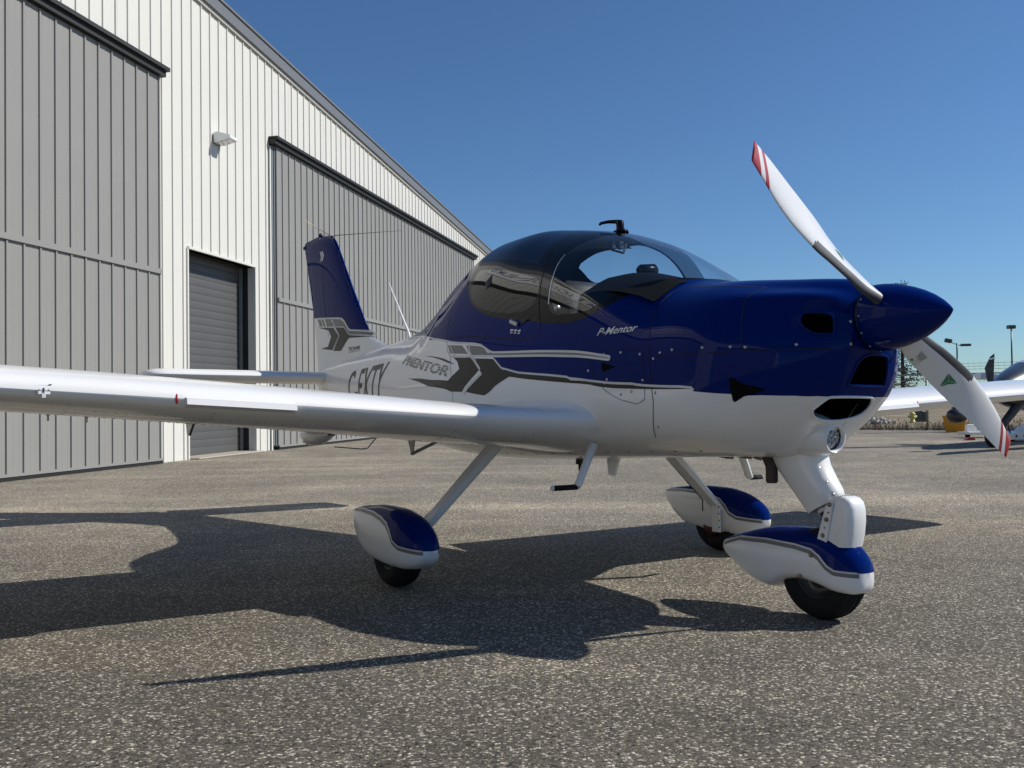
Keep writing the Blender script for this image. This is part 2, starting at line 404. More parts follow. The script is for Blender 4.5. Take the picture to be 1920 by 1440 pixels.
def text_polys(body, shear=0, bold=0, space=1.0, res=3):
    """triangles of lettering (u, w) with cap height about 1"""
    cu = bpy.data.curves.new('lettering', 'FONT'); cu.body = body; cu.size = 1.37; cu.shear = shear; cu.offset = bold; cu.space_character = space; cu.resolution_u = res
    o = bpy.data.objects.new('lettering', cu); COL.objects.link(o); dg = bpy.context.evaluated_depsgraph_get()
    me = bpy.data.meshes.new_from_object(o.evaluated_get(dg)); V = [tuple(v.co)[:2] for v in me.vertices]; Fc = [tuple(p.vertices) for p in me.polygons]
    bpy.data.objects.remove(o); bpy.data.curves.remove(cu); bpy.data.meshes.remove(me)
    # split long faces so the lettering can bend
    import bmesh
    bm = bmesh.new(); vs_ = [bm.verts.new((a, b, 0)) for a, b in V]
    for f in Fc:
        try: bm.faces.new([vs_[i] for i in f])
        except ValueError: pass
    for ww in np.arange(-.3, 1.4, .12):
        g = bm.verts[:]+bm.edges[:]+bm.faces[:]; bmesh.ops.bisect_plane(bm, geom=g, plane_co=(0, ww, 0), plane_no=(0, 1, 0))
    bm.verts.index_update(); V = [(v.co.x, v.co.y) for v in bm.verts]; Fc = [[v.index for v in f.verts] for f in bm.faces]; bm.free()
    return np.array(V), Fc
def letter_on(fn, body, name, m, parent, **kw):
    V, Fc = text_polys(body, **kw); u1 = V[:, 0].max(); P = [fn(u/u1, w) for u, w in V]
    return mesh(name, P, Fc, m, parent)

# ================================================================== SETTING
ZG = -.13
def ground_z(x, y):
    a = .022*(y-5.015); k = .02
    lin = -a
    lo = ZG; z = lin if lin > lo+k else (lo if lin < lo-k else lo + (lin-lo+k)**2/(4*k))
    z = min(z, .19)
    fade = max(0, min(1, (10-y)/3)); fade *= max(0, min(1, (y+6)/3))
    return z - .005*max(-5, min(5, x-.353))*fade
def axis(lo, hi, dense_lo, dense_hi, st, big):
    L = list(np.arange(dense_lo, dense_hi+1e-6, st)); q = dense_hi; s_ = st
    while q < hi: s_ *= 1.6; q += s_; L.append(min(q, hi))
    q = dense_lo; s_ = st
    while q > lo: s_ *= 1.6; q -= s_; L.insert(0, max(q, lo))
    return L
gx = axis(-4000, 4000, -12, 14, .5, 1); gy = axis(-3000, 5000, -8, 14, .25, 1)
V = [(x, y, ground_z(x, y)) for y in gy for x in gx]; nx = len(gx)
Fc = [(j*nx+i, j*nx+i+1, (j+1)*nx+i+1, (j+1)*nx+i) for j in range(len(gy)-1) for i in range(nx-1)]
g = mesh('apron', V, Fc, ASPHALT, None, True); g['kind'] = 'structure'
# dry field beyond the fence
FA = Vector((10.97, 29.2, 0)); FD = Vector((.85, -.53, 0)).normalized(); FN = Vector((.53, .85, 0)).normalized()
def fpt(a, b, z=0): return FA + FD*a + FN*b + Vector((0, 0, z))
mb = MB(); rows = [(.25, .01), (6, .01), (20, .03), (45, .15), (120, .4), (900, 1.2)]
cols = [-260, -40, -10, -4, 0, 4, 8, 14, 30, 120, 700]
V = [fpt(a, b, ZG+h+(random.uniform(-.02, .02) if b > 1 else 0)) for b, h in rows for a in cols]; n_ = len(cols)
o = mesh('dry_field', V, [(j*n_+i, j*n_+i+1, (j+1)*n_+i+1, (j+1)*n_+i) for j in range(len(rows)-1) for i in range(n_-1)], FIELD, None, True); o['kind'] = 'structure'
# low tree line on the horizon
mb = MB()
for i in range(420):
    a = R(-40+i*.62+random.uniform(-.2, .2)); d = random.uniform(560, 640); h = random.uniform(4, 8)
    p = Vector((math.sin(a)*d, math.cos(a)*d, 0)); w = random.uniform(2.5, 6)
    mb.lathe([(w*.7, -1), (w, h*.35), (w*.75, h*.75), (w*.2, h)], p, n=6)
o = mb.build('distant_treeline', mat('treeline', (.055, .06, .055), .95)); o['kind'] = 'stuff'; o['label'] = 'low band of distant trees on the horizon'

# ------------------------------------------------------------------ hangar
U = Vector((.2211, .97525, 0)); HP = Vector((-6.482, 16.876, 0))
hangar = empty('hangar', HP, math.atan2(U.y, U.x))
tag(hangar, 'long white ribbed steel hangar with grey sliding doors along the left side of the apron', 'hangar')
def rake(s): return 9.08-.066*(abs(s+6)-7.24) if True else 0
PITCH_R = .332
def rib_profile(s0, s1):
    """(s, out) points of trapezoid-ribbed sheet"""
    pts = []; k0 = math.floor(s0/PITCH_R)-1; k1 = math.ceil(s1/PITCH_R)+1
    for k in range(k0, k1):
        b = k*PITCH_R
        for ds, o_ in ((.0, .002), (.012, 0), (.085, 0), (.093, .0028), (.118, .0028), (.126, 0), (.195, 0), (.203, .0028), (.228, .0028), (.236, 0), (.269, 0), (.274, .024), (.304, .024)): pts.append((b+ds, o_))
    pts = [p for p in pts if s0 < p[0] < s1]
    def val(s):
        f = (s/PITCH_R-math.floor(s/PITCH_R))*PITCH_R
        return .024 if .274 < f < .304 else (.024*(f-.269)/.005 if .269 < f <= .274 else (.024*(PITCH_R-f)/.028 if f >= .304 else 0))
    return [(s0, val(s0))] + pts + [(s1, val(s1))]
panel_cache = {}
def ribbed(name, s0, s1, z0, z1, out, m, parent, drop=None):
    """one sheet; z1 may be a function of s; local origin at s0"""
    key = None
    if not callable(z1):
        key = (round((s0/PITCH_R) % 1, 3), round(s1-s0, 3), round(z1-z0, 3), m.name)
    if key in panel_cache: o = link(name, panel_cache[key], parent)
    else:
        pr = rib_profile(s0, s1); V = []
        for s, d in pr: V += [(s-s0, -d, 0), (s-s0, -d, (z1(s) if callable(z1) else z1)-z0)]
        Fc = [(2*i, 2*i+2, 2*i+3, 2*i+1) for i in range(len(pr)-1)]
        o = mesh(name, V, Fc, m, parent)
        if key: panel_cache[key] = o.data
    o.location = (s0, -out, z0); return o
def hbox(mb, s0, s1, z0, z1, o0, o1, bev=0): return mb.box(((s0+s1)/2, -(o0+o1)/2, (z0+z1)/2), ((s1-s0)/2, (o1-o0)/2, (z1-z0)/2), bev=bev)
S0, S1 = -40.0, 27.5
segs = [(-40, -36.3, ZG, 0), (-36.3, -20.3, 6.98, 1), (-20.3, -16.3, ZG, 0), (-16.3, -.32, 6.98, 1), (-.32, .76, ZG, 0), (.76, 3.40, 3.98, 1), (3.40, 4.12, ZG, 0), (4.12, 22.1, 6.98, 1), (22.1, 27.5, ZG, 0)]
for a, b, z0, _ in segs:
    n_ = max(1, round((b-a)/.996)); st = (b-a)/n_
    for i in range(n_):
        s0, s1 = a+i*st, a+(i+1)*st
        ribbed('wall_panel', s0+(.0015), s1, z0, lambda s: rake(s), .012+.0012*(i % 2), WPANEL, hangar)
mb = MB()
for a, b, z0, _ in segs: mb.prism([(a, 0, z0), (b, 0, z0), (b, 0, rake(b)-.02), ((-6, 0, rake(-6)-.02) if a < -6 < b else ((a+b)/2, 0, rake((a+b)/2)-.02)), (a, 0, rake(a)-.02)], (0, .002, 0), (0, .15, 0))
hbox(mb, -40, 27.5, ZG-.3, 8, -24, -23.7); mb.build('wall', WPANEL, hangar)
mb = MB()
for a, b in ((-40.5, -6), (-6, 28)):
    za, zb = rake(a), rake(b)
    mb.prism([(a, 0, za+.22), (b, 0, zb+.22), (b, 0, zb+.27), (a, 0, za+.27)], (0, -.05, 0), (0, 24, 0))
mb.build('roof', GUTTER, hangar)
mb = MB(); m2 = MB()
for a, b in ((-40.5, -6), (-6, 28)):
    za, zb = rake(a), rake(b)
    mb.prism([(a, 0, za+.0), (b, 0, zb+.0), (b, 0, zb+.30), (a, 0, za+.30)], (0, -.13, 0), (0, -.052, 0))
    mb.prism([(a, 0, za+.26), (b, 0, zb+.26), (b, 0, zb+.315), (a, 0, za+.315)], (0, -.16, 0), (0, -.131, 0))
    m2.prism([(a, 0, za-.07), (b, 0, zb-.07), (b, 0, zb-.002), (a, 0, za-.002)], (0, -.075, 0), (0, -.03, 0))
mb.build('rake_trim', GUTTER, hangar); m2.build('drip_strip', WPANEL, hangar)
# interior darkness behind the openings is real: a closed box
mb = MB(); hbox(mb, -40, 27.5, ZG, ZG+.02, -23.6, -.2); mb.build('floor_slab', CONC, hangar)
# sliding doors
def sliding(s0, s1, out):
    door = empty('sliding_door', (0, 0, 0), 0, hangar)
    n_ = round((s1-s0)/.996); st = (s1-s0)/n_
    for i in range(n_):
        a, b = s0+i*st, s0+(i+1)*st
        ribbed('door_panel', a, b-.001, 3.40, 6.93, out+.0012*(i % 2), GPANEL, door)
        ribbed('door_panel', a, b-.001, -.03, 3.33, out+.0012*(i % 2), GPANEL, door)
    mb = MB(); hbox(mb, s0-.01, s1+.01, -.06, 6.95, out-.12, out-.004); mb.build('door_core', GPANEL, door)
    mb = MB(); hbox(mb, s0-.005, s1+.005, 3.325, 3.415, out-.003, out+.045); hbox(mb, s0-.005, s1+.005, -.07, -.028, out-.003, out+.035); mb.build('door_rail', GPANEL, door)
    mb = MB(); hbox(mb, s0-.02, s1+.02, ZG+.005, -.072, out-.1, out+.02); mb.build('bottom_seal', BTRIM, door)
    mb = MB(); hbox(mb, s0-.25, s1+.06, 6.955, 7.10, -.01, out+.10); hbox(mb, s0-.25, s1+.10, 7.06, 7.13, -.01, out+.16); mb.build('door_track', BTRIM, door)
    return door
sliding(-16.3, -.34, .17); sliding(-36.3, -20.3, .17); sliding(4.34, 22.0, .09)
mb = MB(); hbox(mb, 4.13, 4.335, ZG, 7.0, -.14, .0); mb.build('door_jamb', BTRIM, hangar)
mb = MB(); hbox(mb, 4.17, 4.23, ZG+.1, 6.95, .002, .05); hbox(mb, 4.26, 4.30, ZG+.1, 6.95, .002, .06); mb.build('guide_rail', GALV, hangar)
# roller door, recessed
rd = empty('roller_door', (0, 0, 0), 0, hangar)
prof = [(0, .004), (.006, .010), (.05, .014), (.11, .013), (.152, .008), (.158, .004)]
V = []; w = 2.62
for z, d in prof: V += [(0, -d, z), (w, -d, z)]
slat_me = None
for i in range(26):
    if slat_me is None:
        o = mesh('slat', V, [(2*i_, 2*i_+1, 2*i_+3, 2*i_+2) for i_ in range(len(prof)-1)], SLAT, rd); slat_me = o.data
    else: o = link('slat', slat_me, rd)
    o.location = (.77, .36, ZG+.03+i*.158)
mb = MB(); hbox(mb, .76, 3.40, 3.98, 4.03, -.15, .06); hbox(mb, .735, .775, ZG, 4.0, -.02, .045); hbox(mb, 3.385, 3.425, ZG, 4.0, -.02, .045); mb.build('opening_trim', WPANEL, rd)
mb = MB(); hbox(mb, .70, .76, ZG, 4.0, -.5, -.151); hbox(mb, 3.40, 3.5, ZG, 4.0, -.5, -.151); hbox(mb, .76, 3.4, 3.981, 4.1, -.5, -.151); hbox(mb, .76, 3.4, ZG, 4.0, -.5, -.42); mb.build('reveal', BTRIM, rd)
mb = MB(); hbox(mb, 3.33, 3.385, ZG, 3.97, -.335, -.27); hbox(mb, .775, .82, ZG, 3.97, -.335, -.27); mb.build('guide_rail', GALV, rd)
mb = MB(); hbox(mb, .78, 3.39, ZG+.002, ZG+.035, -.36, .25, bev=.01); mb.build('door_sill', CONC, rd)
# corner flashings of the white wall
mb = MB()
for s in (-.325, 4.10): hbox(mb, s-.03, s+.03, ZG, 6.9, .047, .056)
mb.build('corner_flashing', WPANEL, hangar)
# roof sign lettering on the wall above the doors
def sign(body, s0, s1, z0, hgt):
    letter_on(lambda u, w: (s0+u*(s1-s0), -.056, z0+w*hgt), body, 'sign_lettering', SIGNBLUE, hangar, bold=.015)
mb = MB(); hbox(mb, -12.3, -1.5, 8.12, 9.15, .044, .052); mb.build('sign_board', mat('sign_white', (.8, .8, .79), .4), hangar)
sign('AVIATION', -11.9, -7.3, 8.36, .56); sign('UNLIMITED', -6.6, -1.8, 8.36, .56)

# wall lamp
wl = empty('wall_lamp', HP + U*1.84 + Vector((0, 0, 6.42)), math.atan2(U.y, U.x)); tag(wl, 'small white wedge lamp high on the hangar wall between the two sliding doors', 'wall lamp')
mb = MB(); mb.prism([(0, -.05, -.10), (0, -.05, .10), (0, -.13, .12), (0, -.42, .03), (0, -.42, -.03), (0, -.13, -.10)], (-.15, 0, 0), (.15, 0, 0)); mb.build('lamp_housing', WHITE, wl)
mb = MB(); mb.box((0, -.045, 0), (.11, .012, .12), bev=.004); mb.build('back_plate', GALV, wl)
mb = MB(); mb.prism([(0, -.14, -.102), (0, -.41, -.034), (0, -.41, -.04), (0, -.14, -.11)], (-.12, 0, 0), (.12, 0, 0)); mb.build('lamp_lens', LENS, wl)

# ------------------------------------------------------------------ fence
fe = empty('chain_link_fence', fpt(0, 0, ZG)); tag(fe, 'chain-link fence with barbed wire along the far edge of the apron', 'fence')
def fl(a, b, z): return FD*a + FN*b + Vector((0, 0, z))
FH = 1.72
post = None
for a in [-9.0, -6.1, -3.4, -.6, 2.18, 5.0, 7.8, 10.6, 13.4]:
    if post is None:
        mb = MB(); mb.tube([(0, 0, 0), (0, 0, FH+.05)], .030, 8); mb.tube([(0, 0, FH+.03), tuple(-FN*.22+Vector((0, 0, FH+.3)))], .018, 6); o = mb.build('fence_post', GALV, fe, True); post = o.data
    else: o = link('fence_post', post, fe)
    o.location = fl(a, 0, 0)
mb = MB()
for z in (FH, .06): mb.tube([fl(-12, 0, z), fl(14, 0, z)], .02, 6)
mb.build('top_rail', GALV, fe, True)
for k, q in enumerate((.08, .15, .22)):
    mb = MB(); zz = FH+.03+(q/.22)*.27
    mb.tube([fl(-12, -q, zz), fl(14, -q, zz)], .0045, 4)
    for a in np.arange(-12, 14, .16): mb.tube([fl(a, -q-.02, zz-.03), fl(a+.02, -q+.02, zz+.03)], .004, 3, caps=False)
    mb.build('barbed_wire', GALV, fe)
V = []; Fc = []
for sg in (-1, 1):
    for a in np.arange(-12-FH, 14+FH, .11):
        p = fl(a, 0, .06); q = fl(a+sg*(FH-.06), 0, FH); d = Vector((0, 0, .0035)); k = len(V)
        V += [p-d, p+d, q+d, q-d]; Fc.append((k, k+1, k+2, k+3))
o = mesh('wire_mesh', V, Fc, GALV, fe); o['kind'] = 'stuff'
# straw-coloured weeds along the fence
V = []; Fc = []
for i in range(9000):
    a = random.uniform(-11, 14); b = abs(random.gauss(0, .9))-.15 if random.random() < .6 else random.uniform(0, 12); h = random.uniform(.05, .22)*(1.3 if b < .6 else .8)
    an = random.uniform(0, 6.28); w = random.uniform(.008, .02); p = fpt(a, b, ZG); q = Vector((math.cos(an)*w, math.sin(an)*w, 0)); t = Vector((random.uniform(-.07, .07), random.uniform(-.07, .07), h)); k = len(V)
    V += [p-q, p+q, p+t]; Fc.append((k, k+1, k+2))
o = mesh('fence_weeds', V, Fc, STRAW); tag(o, 'dry straw-coloured weeds growing along the foot of the chain-link fence', None, None, 'stuff')

# ------------------------------------------------------------------ things beyond the fence
def put(px, py, Y, z=None):
    p = at(px, py, Y)
    if z is not None: p.z = z
    return p
def pine(px, Y, H, r0, seed, lab, n_l=46, spread=2.2, dens_=26):
    rnd = random.Random(seed); p = put(px, 740, Y, ZG+.1); t = empty('pine_tree', p); tag(t, lab, 'tree', 'sparse pines beyond the fence')
    mb = MB(); mb.tube([(0, 0, -.3), (.03, 0, H*.5), (.06, .02, H)], [r0, r0*.65, r0*.12], 8)
    V = []; Fc = []
    for i in range(n_l):
        z = H*(.18+.8*i/n_l); an = rnd.uniform(0, 6.28); L = spread*(1.05-z/H)*rnd.uniform(.5, 1.15)+.3
        e = Vector((math.cos(an)*L, math.sin(an)*L, L*rnd.uniform(-.1, .25))); b = Vector((.05*z/H, 0, z))
        mb.tube([b, b+e*.55+Vector((0, 0, .03)), b+e], [r0*.2, r0*.13, r0*.05], 4, caps=False)
        for _ in range(int(dens_)):
            f = rnd.uniform(.3, 1.03); c = b+e*f+Vector((rnd.gauss(0, .13), rnd.gauss(0, .13), rnd.gauss(0, .10))); w = rnd.uniform(.09, .2); k = len(V)
            a1 = Vector((rnd.gauss(0, 1), rnd.gauss(0, 1), rnd.gauss(0, 1))).normalized()*w; a2 = Vector((rnd.gauss(0, 1), rnd.gauss(0, 1), rnd.gauss(0, 1))).normalized()*w
            V += [c, c+a1, c+a2]; Fc.append((k, k+1, k+2))
    mb.build('trunk', BARK, t, True); mesh('crown', V, Fc, NEEDLE, t)
pine(1693, 66, 9.5, .17, 5, 'thin bare pine seen between the nose of the aircraft and its lower propeller blade', 60, 2.4, 34)
pine(1668, 74, 8.0, .14, 9, 'smaller ragged pine half hidden behind the blue nose of the aircraft', 60, 2.2, 34)
def polelight(px, top_y, Y, lab, double):
    t = put(px, top_y, Y); z1 = t.z; p = empty('light_pole', (t.x, t.y, ZG)); tag(p, lab, 'light pole')
    h = z1-ZG; r = Y*.00085
    mb = MB(); mb.tube([(0, 0, 0), (0, 0, h)], [r*1.3, r*.85], 8); mb.build('pole', CHAR, p, True)
    if double:
        mb = MB(); mb.tube([(-r*10, 0, h*1.0+r*2), (-r*3, 0, h-r), (0, 0, h-r*2)], r*.5, 6); mb.tube([(0, 0, h-r*3), (r*8, 0, h-r*3)], r*.5, 6); mb.build('bracket', CHAR, p, True)
        mb = MB(); mb.box((-r*11, 0, h+r*3), (r*4, r*3, r*2.6), Matrix.Rotation(.2, 3, 'Y'), bev=r*.6); mb.build('floodlight', CHAR, p)
        mb = MB(); mb.box((r*11.5, 0, h-r*2.8), (r*6, r*3, r*1.6), bev=r*.5); mb.build('floodlight', CHAR, p)
    else:
        mb = MB(); mb.box((0, 0, h+r*2), (r*4.5, r*4, r*2.4), bev=r*.7); mb.build('floodlight', CHAR, p)
polelight(1794, 643, 75, 'grey light pole with two lamp heads beyond the fence', True)
polelight(1896, 616, 120, 'tall thin light pole with a single lamp head near the right edge', False)
for X_, Y_, H_, lab_ in ((27.5, 20.9, 17.5, 'unseen pole added to cast a broad ground shadow, on the apron right of the parked aircraft, outside the picture'), (33, 28.6, 19.5, 'unseen pole added to cast a thin ground shadow, in the dry field right of the picture behind the fence')):  # unseen poles, added so their long shadows lie across the apron
    p = Vector((X_, Y_, ZG)); shadow_pole = empty('light_pole', p); tag(shadow_pole, lab_, 'light pole', 'added unseen shadow-casting poles right of the picture')
    mb = MB(); mb.tube([(0, 0, 0), (0, 0, H_)], [.2, .15], 10); mb.build('pole', CHAR, shadow_pole, True)
    mb = MB(); mb.box((0, 0, H_+.08), (.3, .18, .08), bev=.03); mb.build('floodlight', CHAR, shadow_pole)
p = put(1711, 793, 36, ZG+.01); hy = empty('fire_hydrant', p); tag(hy, 'yellow fire hydrant standing in the dry field behind the fence', 'hydrant')
mb = MB(); mb.lathe([(.001, 0), (.13, 0), (.13, .04), (.09, .05), (.085, .30), (.12, .32), (.12, .36), (.08, .40), (.03, .45), (.001, .46)], n=14); mb.build('barrel', HYD, hy, True)
mb = MB(); mb.tube([(-.17, 0, .24), (.17, 0, .24)], .05, 8); mb.tube([(0, 0, .22), (0, -.16, .22)], .06, 8); mb.build('outlet', HYD, hy, True)
for px, hh, lab in ((1721.5, .46, 'dark green bin left of the pair behind the fence'), (1733.5, .42, 'dark green bin right of the pair behind the fence')):
    p = put(px, 791, 37, ZG+.01); b = empty('waste_bin', p); tag(b, lab, 'bin', 'dark bins behind the fence')
    mb = MB(); mb.prism([(-.12, -.1, 0), (.12, -.1, 0), (.12, .1, 0), (-.12, .1, 0)], (0, 0, 0), (0, 0, hh*.9)); mb.build('bin_body', BIN, b)
    mb = MB(); mb.box((0, 0, hh*.95), (.14, .12, hh*.05), bev=.01); mb.build('lid', BIN, b)
# heap of dirty snow
hp = put(1643, 795, 35, ZG); V = []; Fc = []
mb = MB()
for i in range(70):
    a = random.gauss(0, .36); q = Vector((a, random.gauss(0, .2), 0)); s_ = random.uniform(.05, .14)*(1.25-min(1, abs(a)))
    import bmesh
    bm = bmesh.new(); bmesh.ops.create_icosphere(bm, subdivisions=2, radius=s_)
    for v in bm.verts: v.co *= random.uniform(.72, 1.2)
    bm.verts.index_update(); zc = abs(random.gauss(.04, .06))*(1.1-min(1, abs(a)))+s_*.2
    mb.add([v.co+q+Vector((0, 0, zc)) for v in bm.verts], [[v.index for v in f.verts] for f in bm.faces]); bm.free()
o = mb.build('snow_heap', ROCKM); o.location = hp; o['kind'] = 'stuff'; o['label'] = 'heap of dirty melting snow and rubble behind the fence'
# earth bank and dark wall strip far left of the gap
mb = MB(); mb.box((0, 0, 0), (.45, .08, .05), bev=.01); o = mb.build('kerb_stone', CONC); o.location = put(1615, 803, 29.5); tag(o, 'low concrete kerb piece at the foot of the fence beside the aircraft nose', 'kerb')
# yellow salt bin by the fence
p = put(1791, 807, 26.3); p.z = ZG; yb = empty('storage_bin', p, -.5); tag(yb, 'yellow open-topped plastic bin standing against the fence', 'bin')
w0, w1, hb = .24, .31, .46
def fru(a, b, z0, z1, c=.16, d=.2): return [(-a, -c, z0), (a, -c, z0), (a, c, z0), (-a, c, z0), (-b, -d, z1), (b, -d, z1), (b, d, z1), (-b, d, z1)]
FR = [(0, 1, 5, 4), (1, 2, 6, 5), (2, 3, 7, 6), (3, 0, 4, 7)]
mb = MB(); mb.add(fru(w0, w1, 0, hb), FR+[(3, 2, 1, 0)]); mb.add(fru(w0*.93, w1*.95, .02, hb-.0005, .14, .18), [f[::-1] for f in FR]+[(0, 1, 2, 3)]); mb.build('bin_shell', YEL, yb)
mb = MB()
for sy in (-1, 1): mb.box((0, sy*.2, hb), (.325, .018, .018), bev=.005)
for sx in (-1, 1): mb.box((sx*.31, 0, hb+.001), (.018, .18, .018), bev=.005)
mb.build('rim', YEL, yb)

# ------------------------------------------------------------------ second aircraft, partly out of frame
p = at(1862, 842, 18.2); p.z = ZG
a2 = empty('parked_aircraft', p); tag(a2, 'parked light aircraft with a charcoal nose, half hidden behind the wing at the right edge', 'aircraft')
def A2(px, py, Y): return at(px, py, Y)-p
wc = Vector((0, 0, .19))
mb = MB(); mb.lathe([(.05, -.065), (.13, -.065), (.17, -.05), (.19, -.02), (.19, .02), (.17, .05), (.13, .065), (.05, .065)], wc, (1, .25, 0), 28); mb.build('tyre', RUBBER, a2, True)
mb = MB(); mb.lathe([(.001, -.05), (.12, -.06), (.13, -.064)], wc, (1, .25, 0), 20); mb.lathe([(.13, .064), (.12, .06), (.001, .05)], wc, (1, .25, 0), 20); mb.build('rim', STEEL, a2, True)
mb = MB(); mb.tube([wc+Vector((.07, 0, .02)), A2(1885, 790, 18.2), A2(1912, 755, 18.3), A2(1945, 725, 18.4)], [.05, .085, .10, .11], 10, flat=.5); mb.build('landing_gear_leg', CHAR, a2, True)
bl = A2(1858, 720, 18.0)
mb = MB(); tip = A2(1860, 663, 18.0); mid = A2(1855, 690, 18.0)
mb.add([bl+Vector((-.05, 0, 0)), bl+Vector((.05, 0, 0)), mid+Vector((-.085, -.01, 0)), mid+Vector((.10, .01, 0)), tip+Vector((-.03, 0, -.06)), tip+Vector((.05, 0, 0)),
        bl+Vector((-.05, .03, 0)), bl+Vector((.05, .03, 0)), mid+Vector((-.085, .02, 0)), mid+Vector((.10, .04, 0)), tip+Vector((-.03, .02, -.06)), tip+Vector((.05, .02, 0))],
       [(0, 1, 3, 2), (2, 3, 5, 4), (6, 8, 9, 7), (8, 10, 11, 9), (0, 2, 8, 6), (2, 4, 10, 8), (4, 5, 11, 10), (5, 3, 9, 11), (3, 1, 7, 9), (1, 0, 6, 7)])
pb = mb.build('propeller_blade', CHAR, a2)
mb = MB(); q = A2(1861, 672, 17.96); mb.add([q+Vector((-.06, -.0, -.03)), q+Vector((.05, 0, .0)), q+Vector((.05, 0, .03)), q+Vector((-.055, 0, .0))], [(0, 1, 2, 3)]); mb.build('tip_stripe', WHITE, pb)
nose = A2(1872, 727, 18.0); tail = A2(2060, 690, 22)
st = []
lf2 = Loft([(0, -.10, .10, .10, 0, 2, 2), (.25, -.30, .22, .25, -.02, 2, 2), (.9, -.42, .42, .42, -.02, 2.2, 2.4), (1.9, -.50, .62, .52, 0, 2.2, 2.6), (3.4, -.45, .60, .5, 0, 2.1, 2.5), (6.2, -.05, .28, .1, .05, 2, 2)])
xs = np.linspace(0, 6.2, 60); vv = np.linspace(0, 2, 41); X_, V_ = np.meshgrid(xs, vv, indexing='ij'); P = lf2.S(X_, V_)
dv = (tail-nose).normalized(); yaw2 = math.atan2(dv.y, dv.x)
Rz = Matrix.Rotation(yaw2, 3, 'Z')
def f2(q): return nose + Rz @ Vector(q)
Vn = [f2(q) for q in P.reshape(-1, 3)]; Fq = [(i*41+j, i*41+j+1, (i+1)*41+j+1, (i+1)*41+j) for i in range(59) for j in range(40)]
nn = [f for f in Fq if xs[f[0]//41] < 1.3]; bb = [f for f in Fq if xs[f[0]//41] >= 1.3]
mesh('nose_cowling', Vn, nn, CHAR, a2, True); mesh('fuselage', Vn, bb, WHITE, a2, True)
mb = MB(); mb.lathe([(.16, -.02), (.15, .06), (.10, .18), (.03, .27), (.001, .29)], nose+Rz @ Vector((.02, 0, 0)), tuple(-dv), 20); mb.build('spinner', CHAR, a2, True)
# wing towards the camera and the far one
wt = Vector((8.7, 16.1, .93))-p; wr = Vector((12.3, 18.4, .72))-p; ch = Vector((.55, .95, 0))*.9
V = []
for q, th in ((wt, .06), (wr, .1)): V += [q, q+ch*.25+Vector((0, 0, th)), q+ch, q+ch*.25-Vector((0, 0, th*.7))]
mesh('wing', V, [(0, 4, 5, 1), (1, 5, 6, 2), (2, 6, 7, 3), (3, 7, 4, 0), (0, 1, 2, 3), (7, 6, 5, 4)], WHITE, a2)
q0, q1 = A2(1838, 706, 19.5), A2(1908, 707, 19.2)
V = [q0+Vector((0, 0, -.05)), q1+Vector((0, 0, -.05)), q1+Vector((0, .02, 0)), q0+Vector((.03, .02, .09)), q0+Vector((0, .6, -.05)), q1+Vector((0, .6, -.05)), q1+Vector((0, .6, -.02)), q0+Vector((.03, .6, .05))]
mesh('wing', V, [(0, 1, 2, 3), (4, 7, 6, 5), (0, 4, 5, 1), (3, 2, 6, 7), (0, 3, 7, 4), (1, 5, 6, 2)], WHITE, a2)
# dark ellipsoid pod under that wing
q = A2(1794, 780, 17.2)
mb = MB(); mb.lathe([(.001, -.19), (.06, -.175), (.11, -.13), (.135, -.06), (.138, 0), (.12, .08), (.08, .15), (.03, .20), (.001, .235)], q, (1, -.1, -.12), 28); mb.build('wing_pod', CHAR, a2, True)
mb = MB(); mb.box(q+Vector((.0, .08, .22)), (.05, .03, .15), bev=.01); mb.build('pod_strut', CHAR, a2)

# white tow platform and tug
p = at(1832, 816, 22.6); p.z = ZG; td = empty('tow_platform', p, .1); tag(td, 'white flat tow platform with a short upright post behind the lower propeller blade', 'trolley')
mb = MB(); mb.box((-.02, 0, .12), (.36, .25, .035), bev=.01); mb.build('deck', WHITE, td)
mb = MB(); mb.box((.0, .1, .24), (.05, .04, .10), bev=.008); mb.box((-.13, .1, .24), (.10, .05, .09), bev=.01); mb.build('post', WHITE, td)
mb = MB(); mb.box((.12, 0, .165), (.14, .2, .012), bev=.003); mb.build('ramp_lip', WHITE, td)
for sx in (-.25, .25):
    mb = MB(); mb.lathe([(.02, -.03), (.055, -.03), (.06, 0), (.055, .03), (.02, .03)], (sx, 0, .06), (0, 1, 0), 16); mb.build('wheel', RUBBER, td, True)
p = at(1917, 823, 20.5); p.z = ZG; tg = empty('aircraft_tug', p, .15); tag(tg, 'white electric aircraft tug with a wedge deck at the right edge of the picture', 'tug')
mb = MB(); mb.prism([(-.40, -.2, .05), (.35, -.2, .05), (.35, -.2, .30), (-.40, -.2, .19)], (0, 0, 0), (0, .42, 0)); mb.prism([(-.12, -.18, .22), (.34, -.18, .30), (.34, -.18, .42), (.0, -.18, .31)], (0, 0, 0), (0, .35, 0)); mb.build('body', WHITE, tg)
letter_on(lambda u, w: (-.14+u*.38, -.203, .10+w*.065), 'Best Tugs', 'lettering', GREY, tg)
mb = MB(); mb.box((-.30, -.202, .13), (.02, .004, .025)); mb.build('socket', BTRIM, tg)
for sx in (-.25, .2):
    mb = MB(); mb.lathe([(.02, -.04), (.07, -.04), (.08, 0), (.07, .04), (.02, .04)], (sx, 0, .08), (0, 1, 0), 16); mb.build('wheel', RUBBER, tg, True)
mb = MB(); mb.tube([(-.3, 0, .2), (-.36, 0, .42), (-.30, 0, .50)], .018, 8); mb.build('tow_handle', CHAR, tg, True)
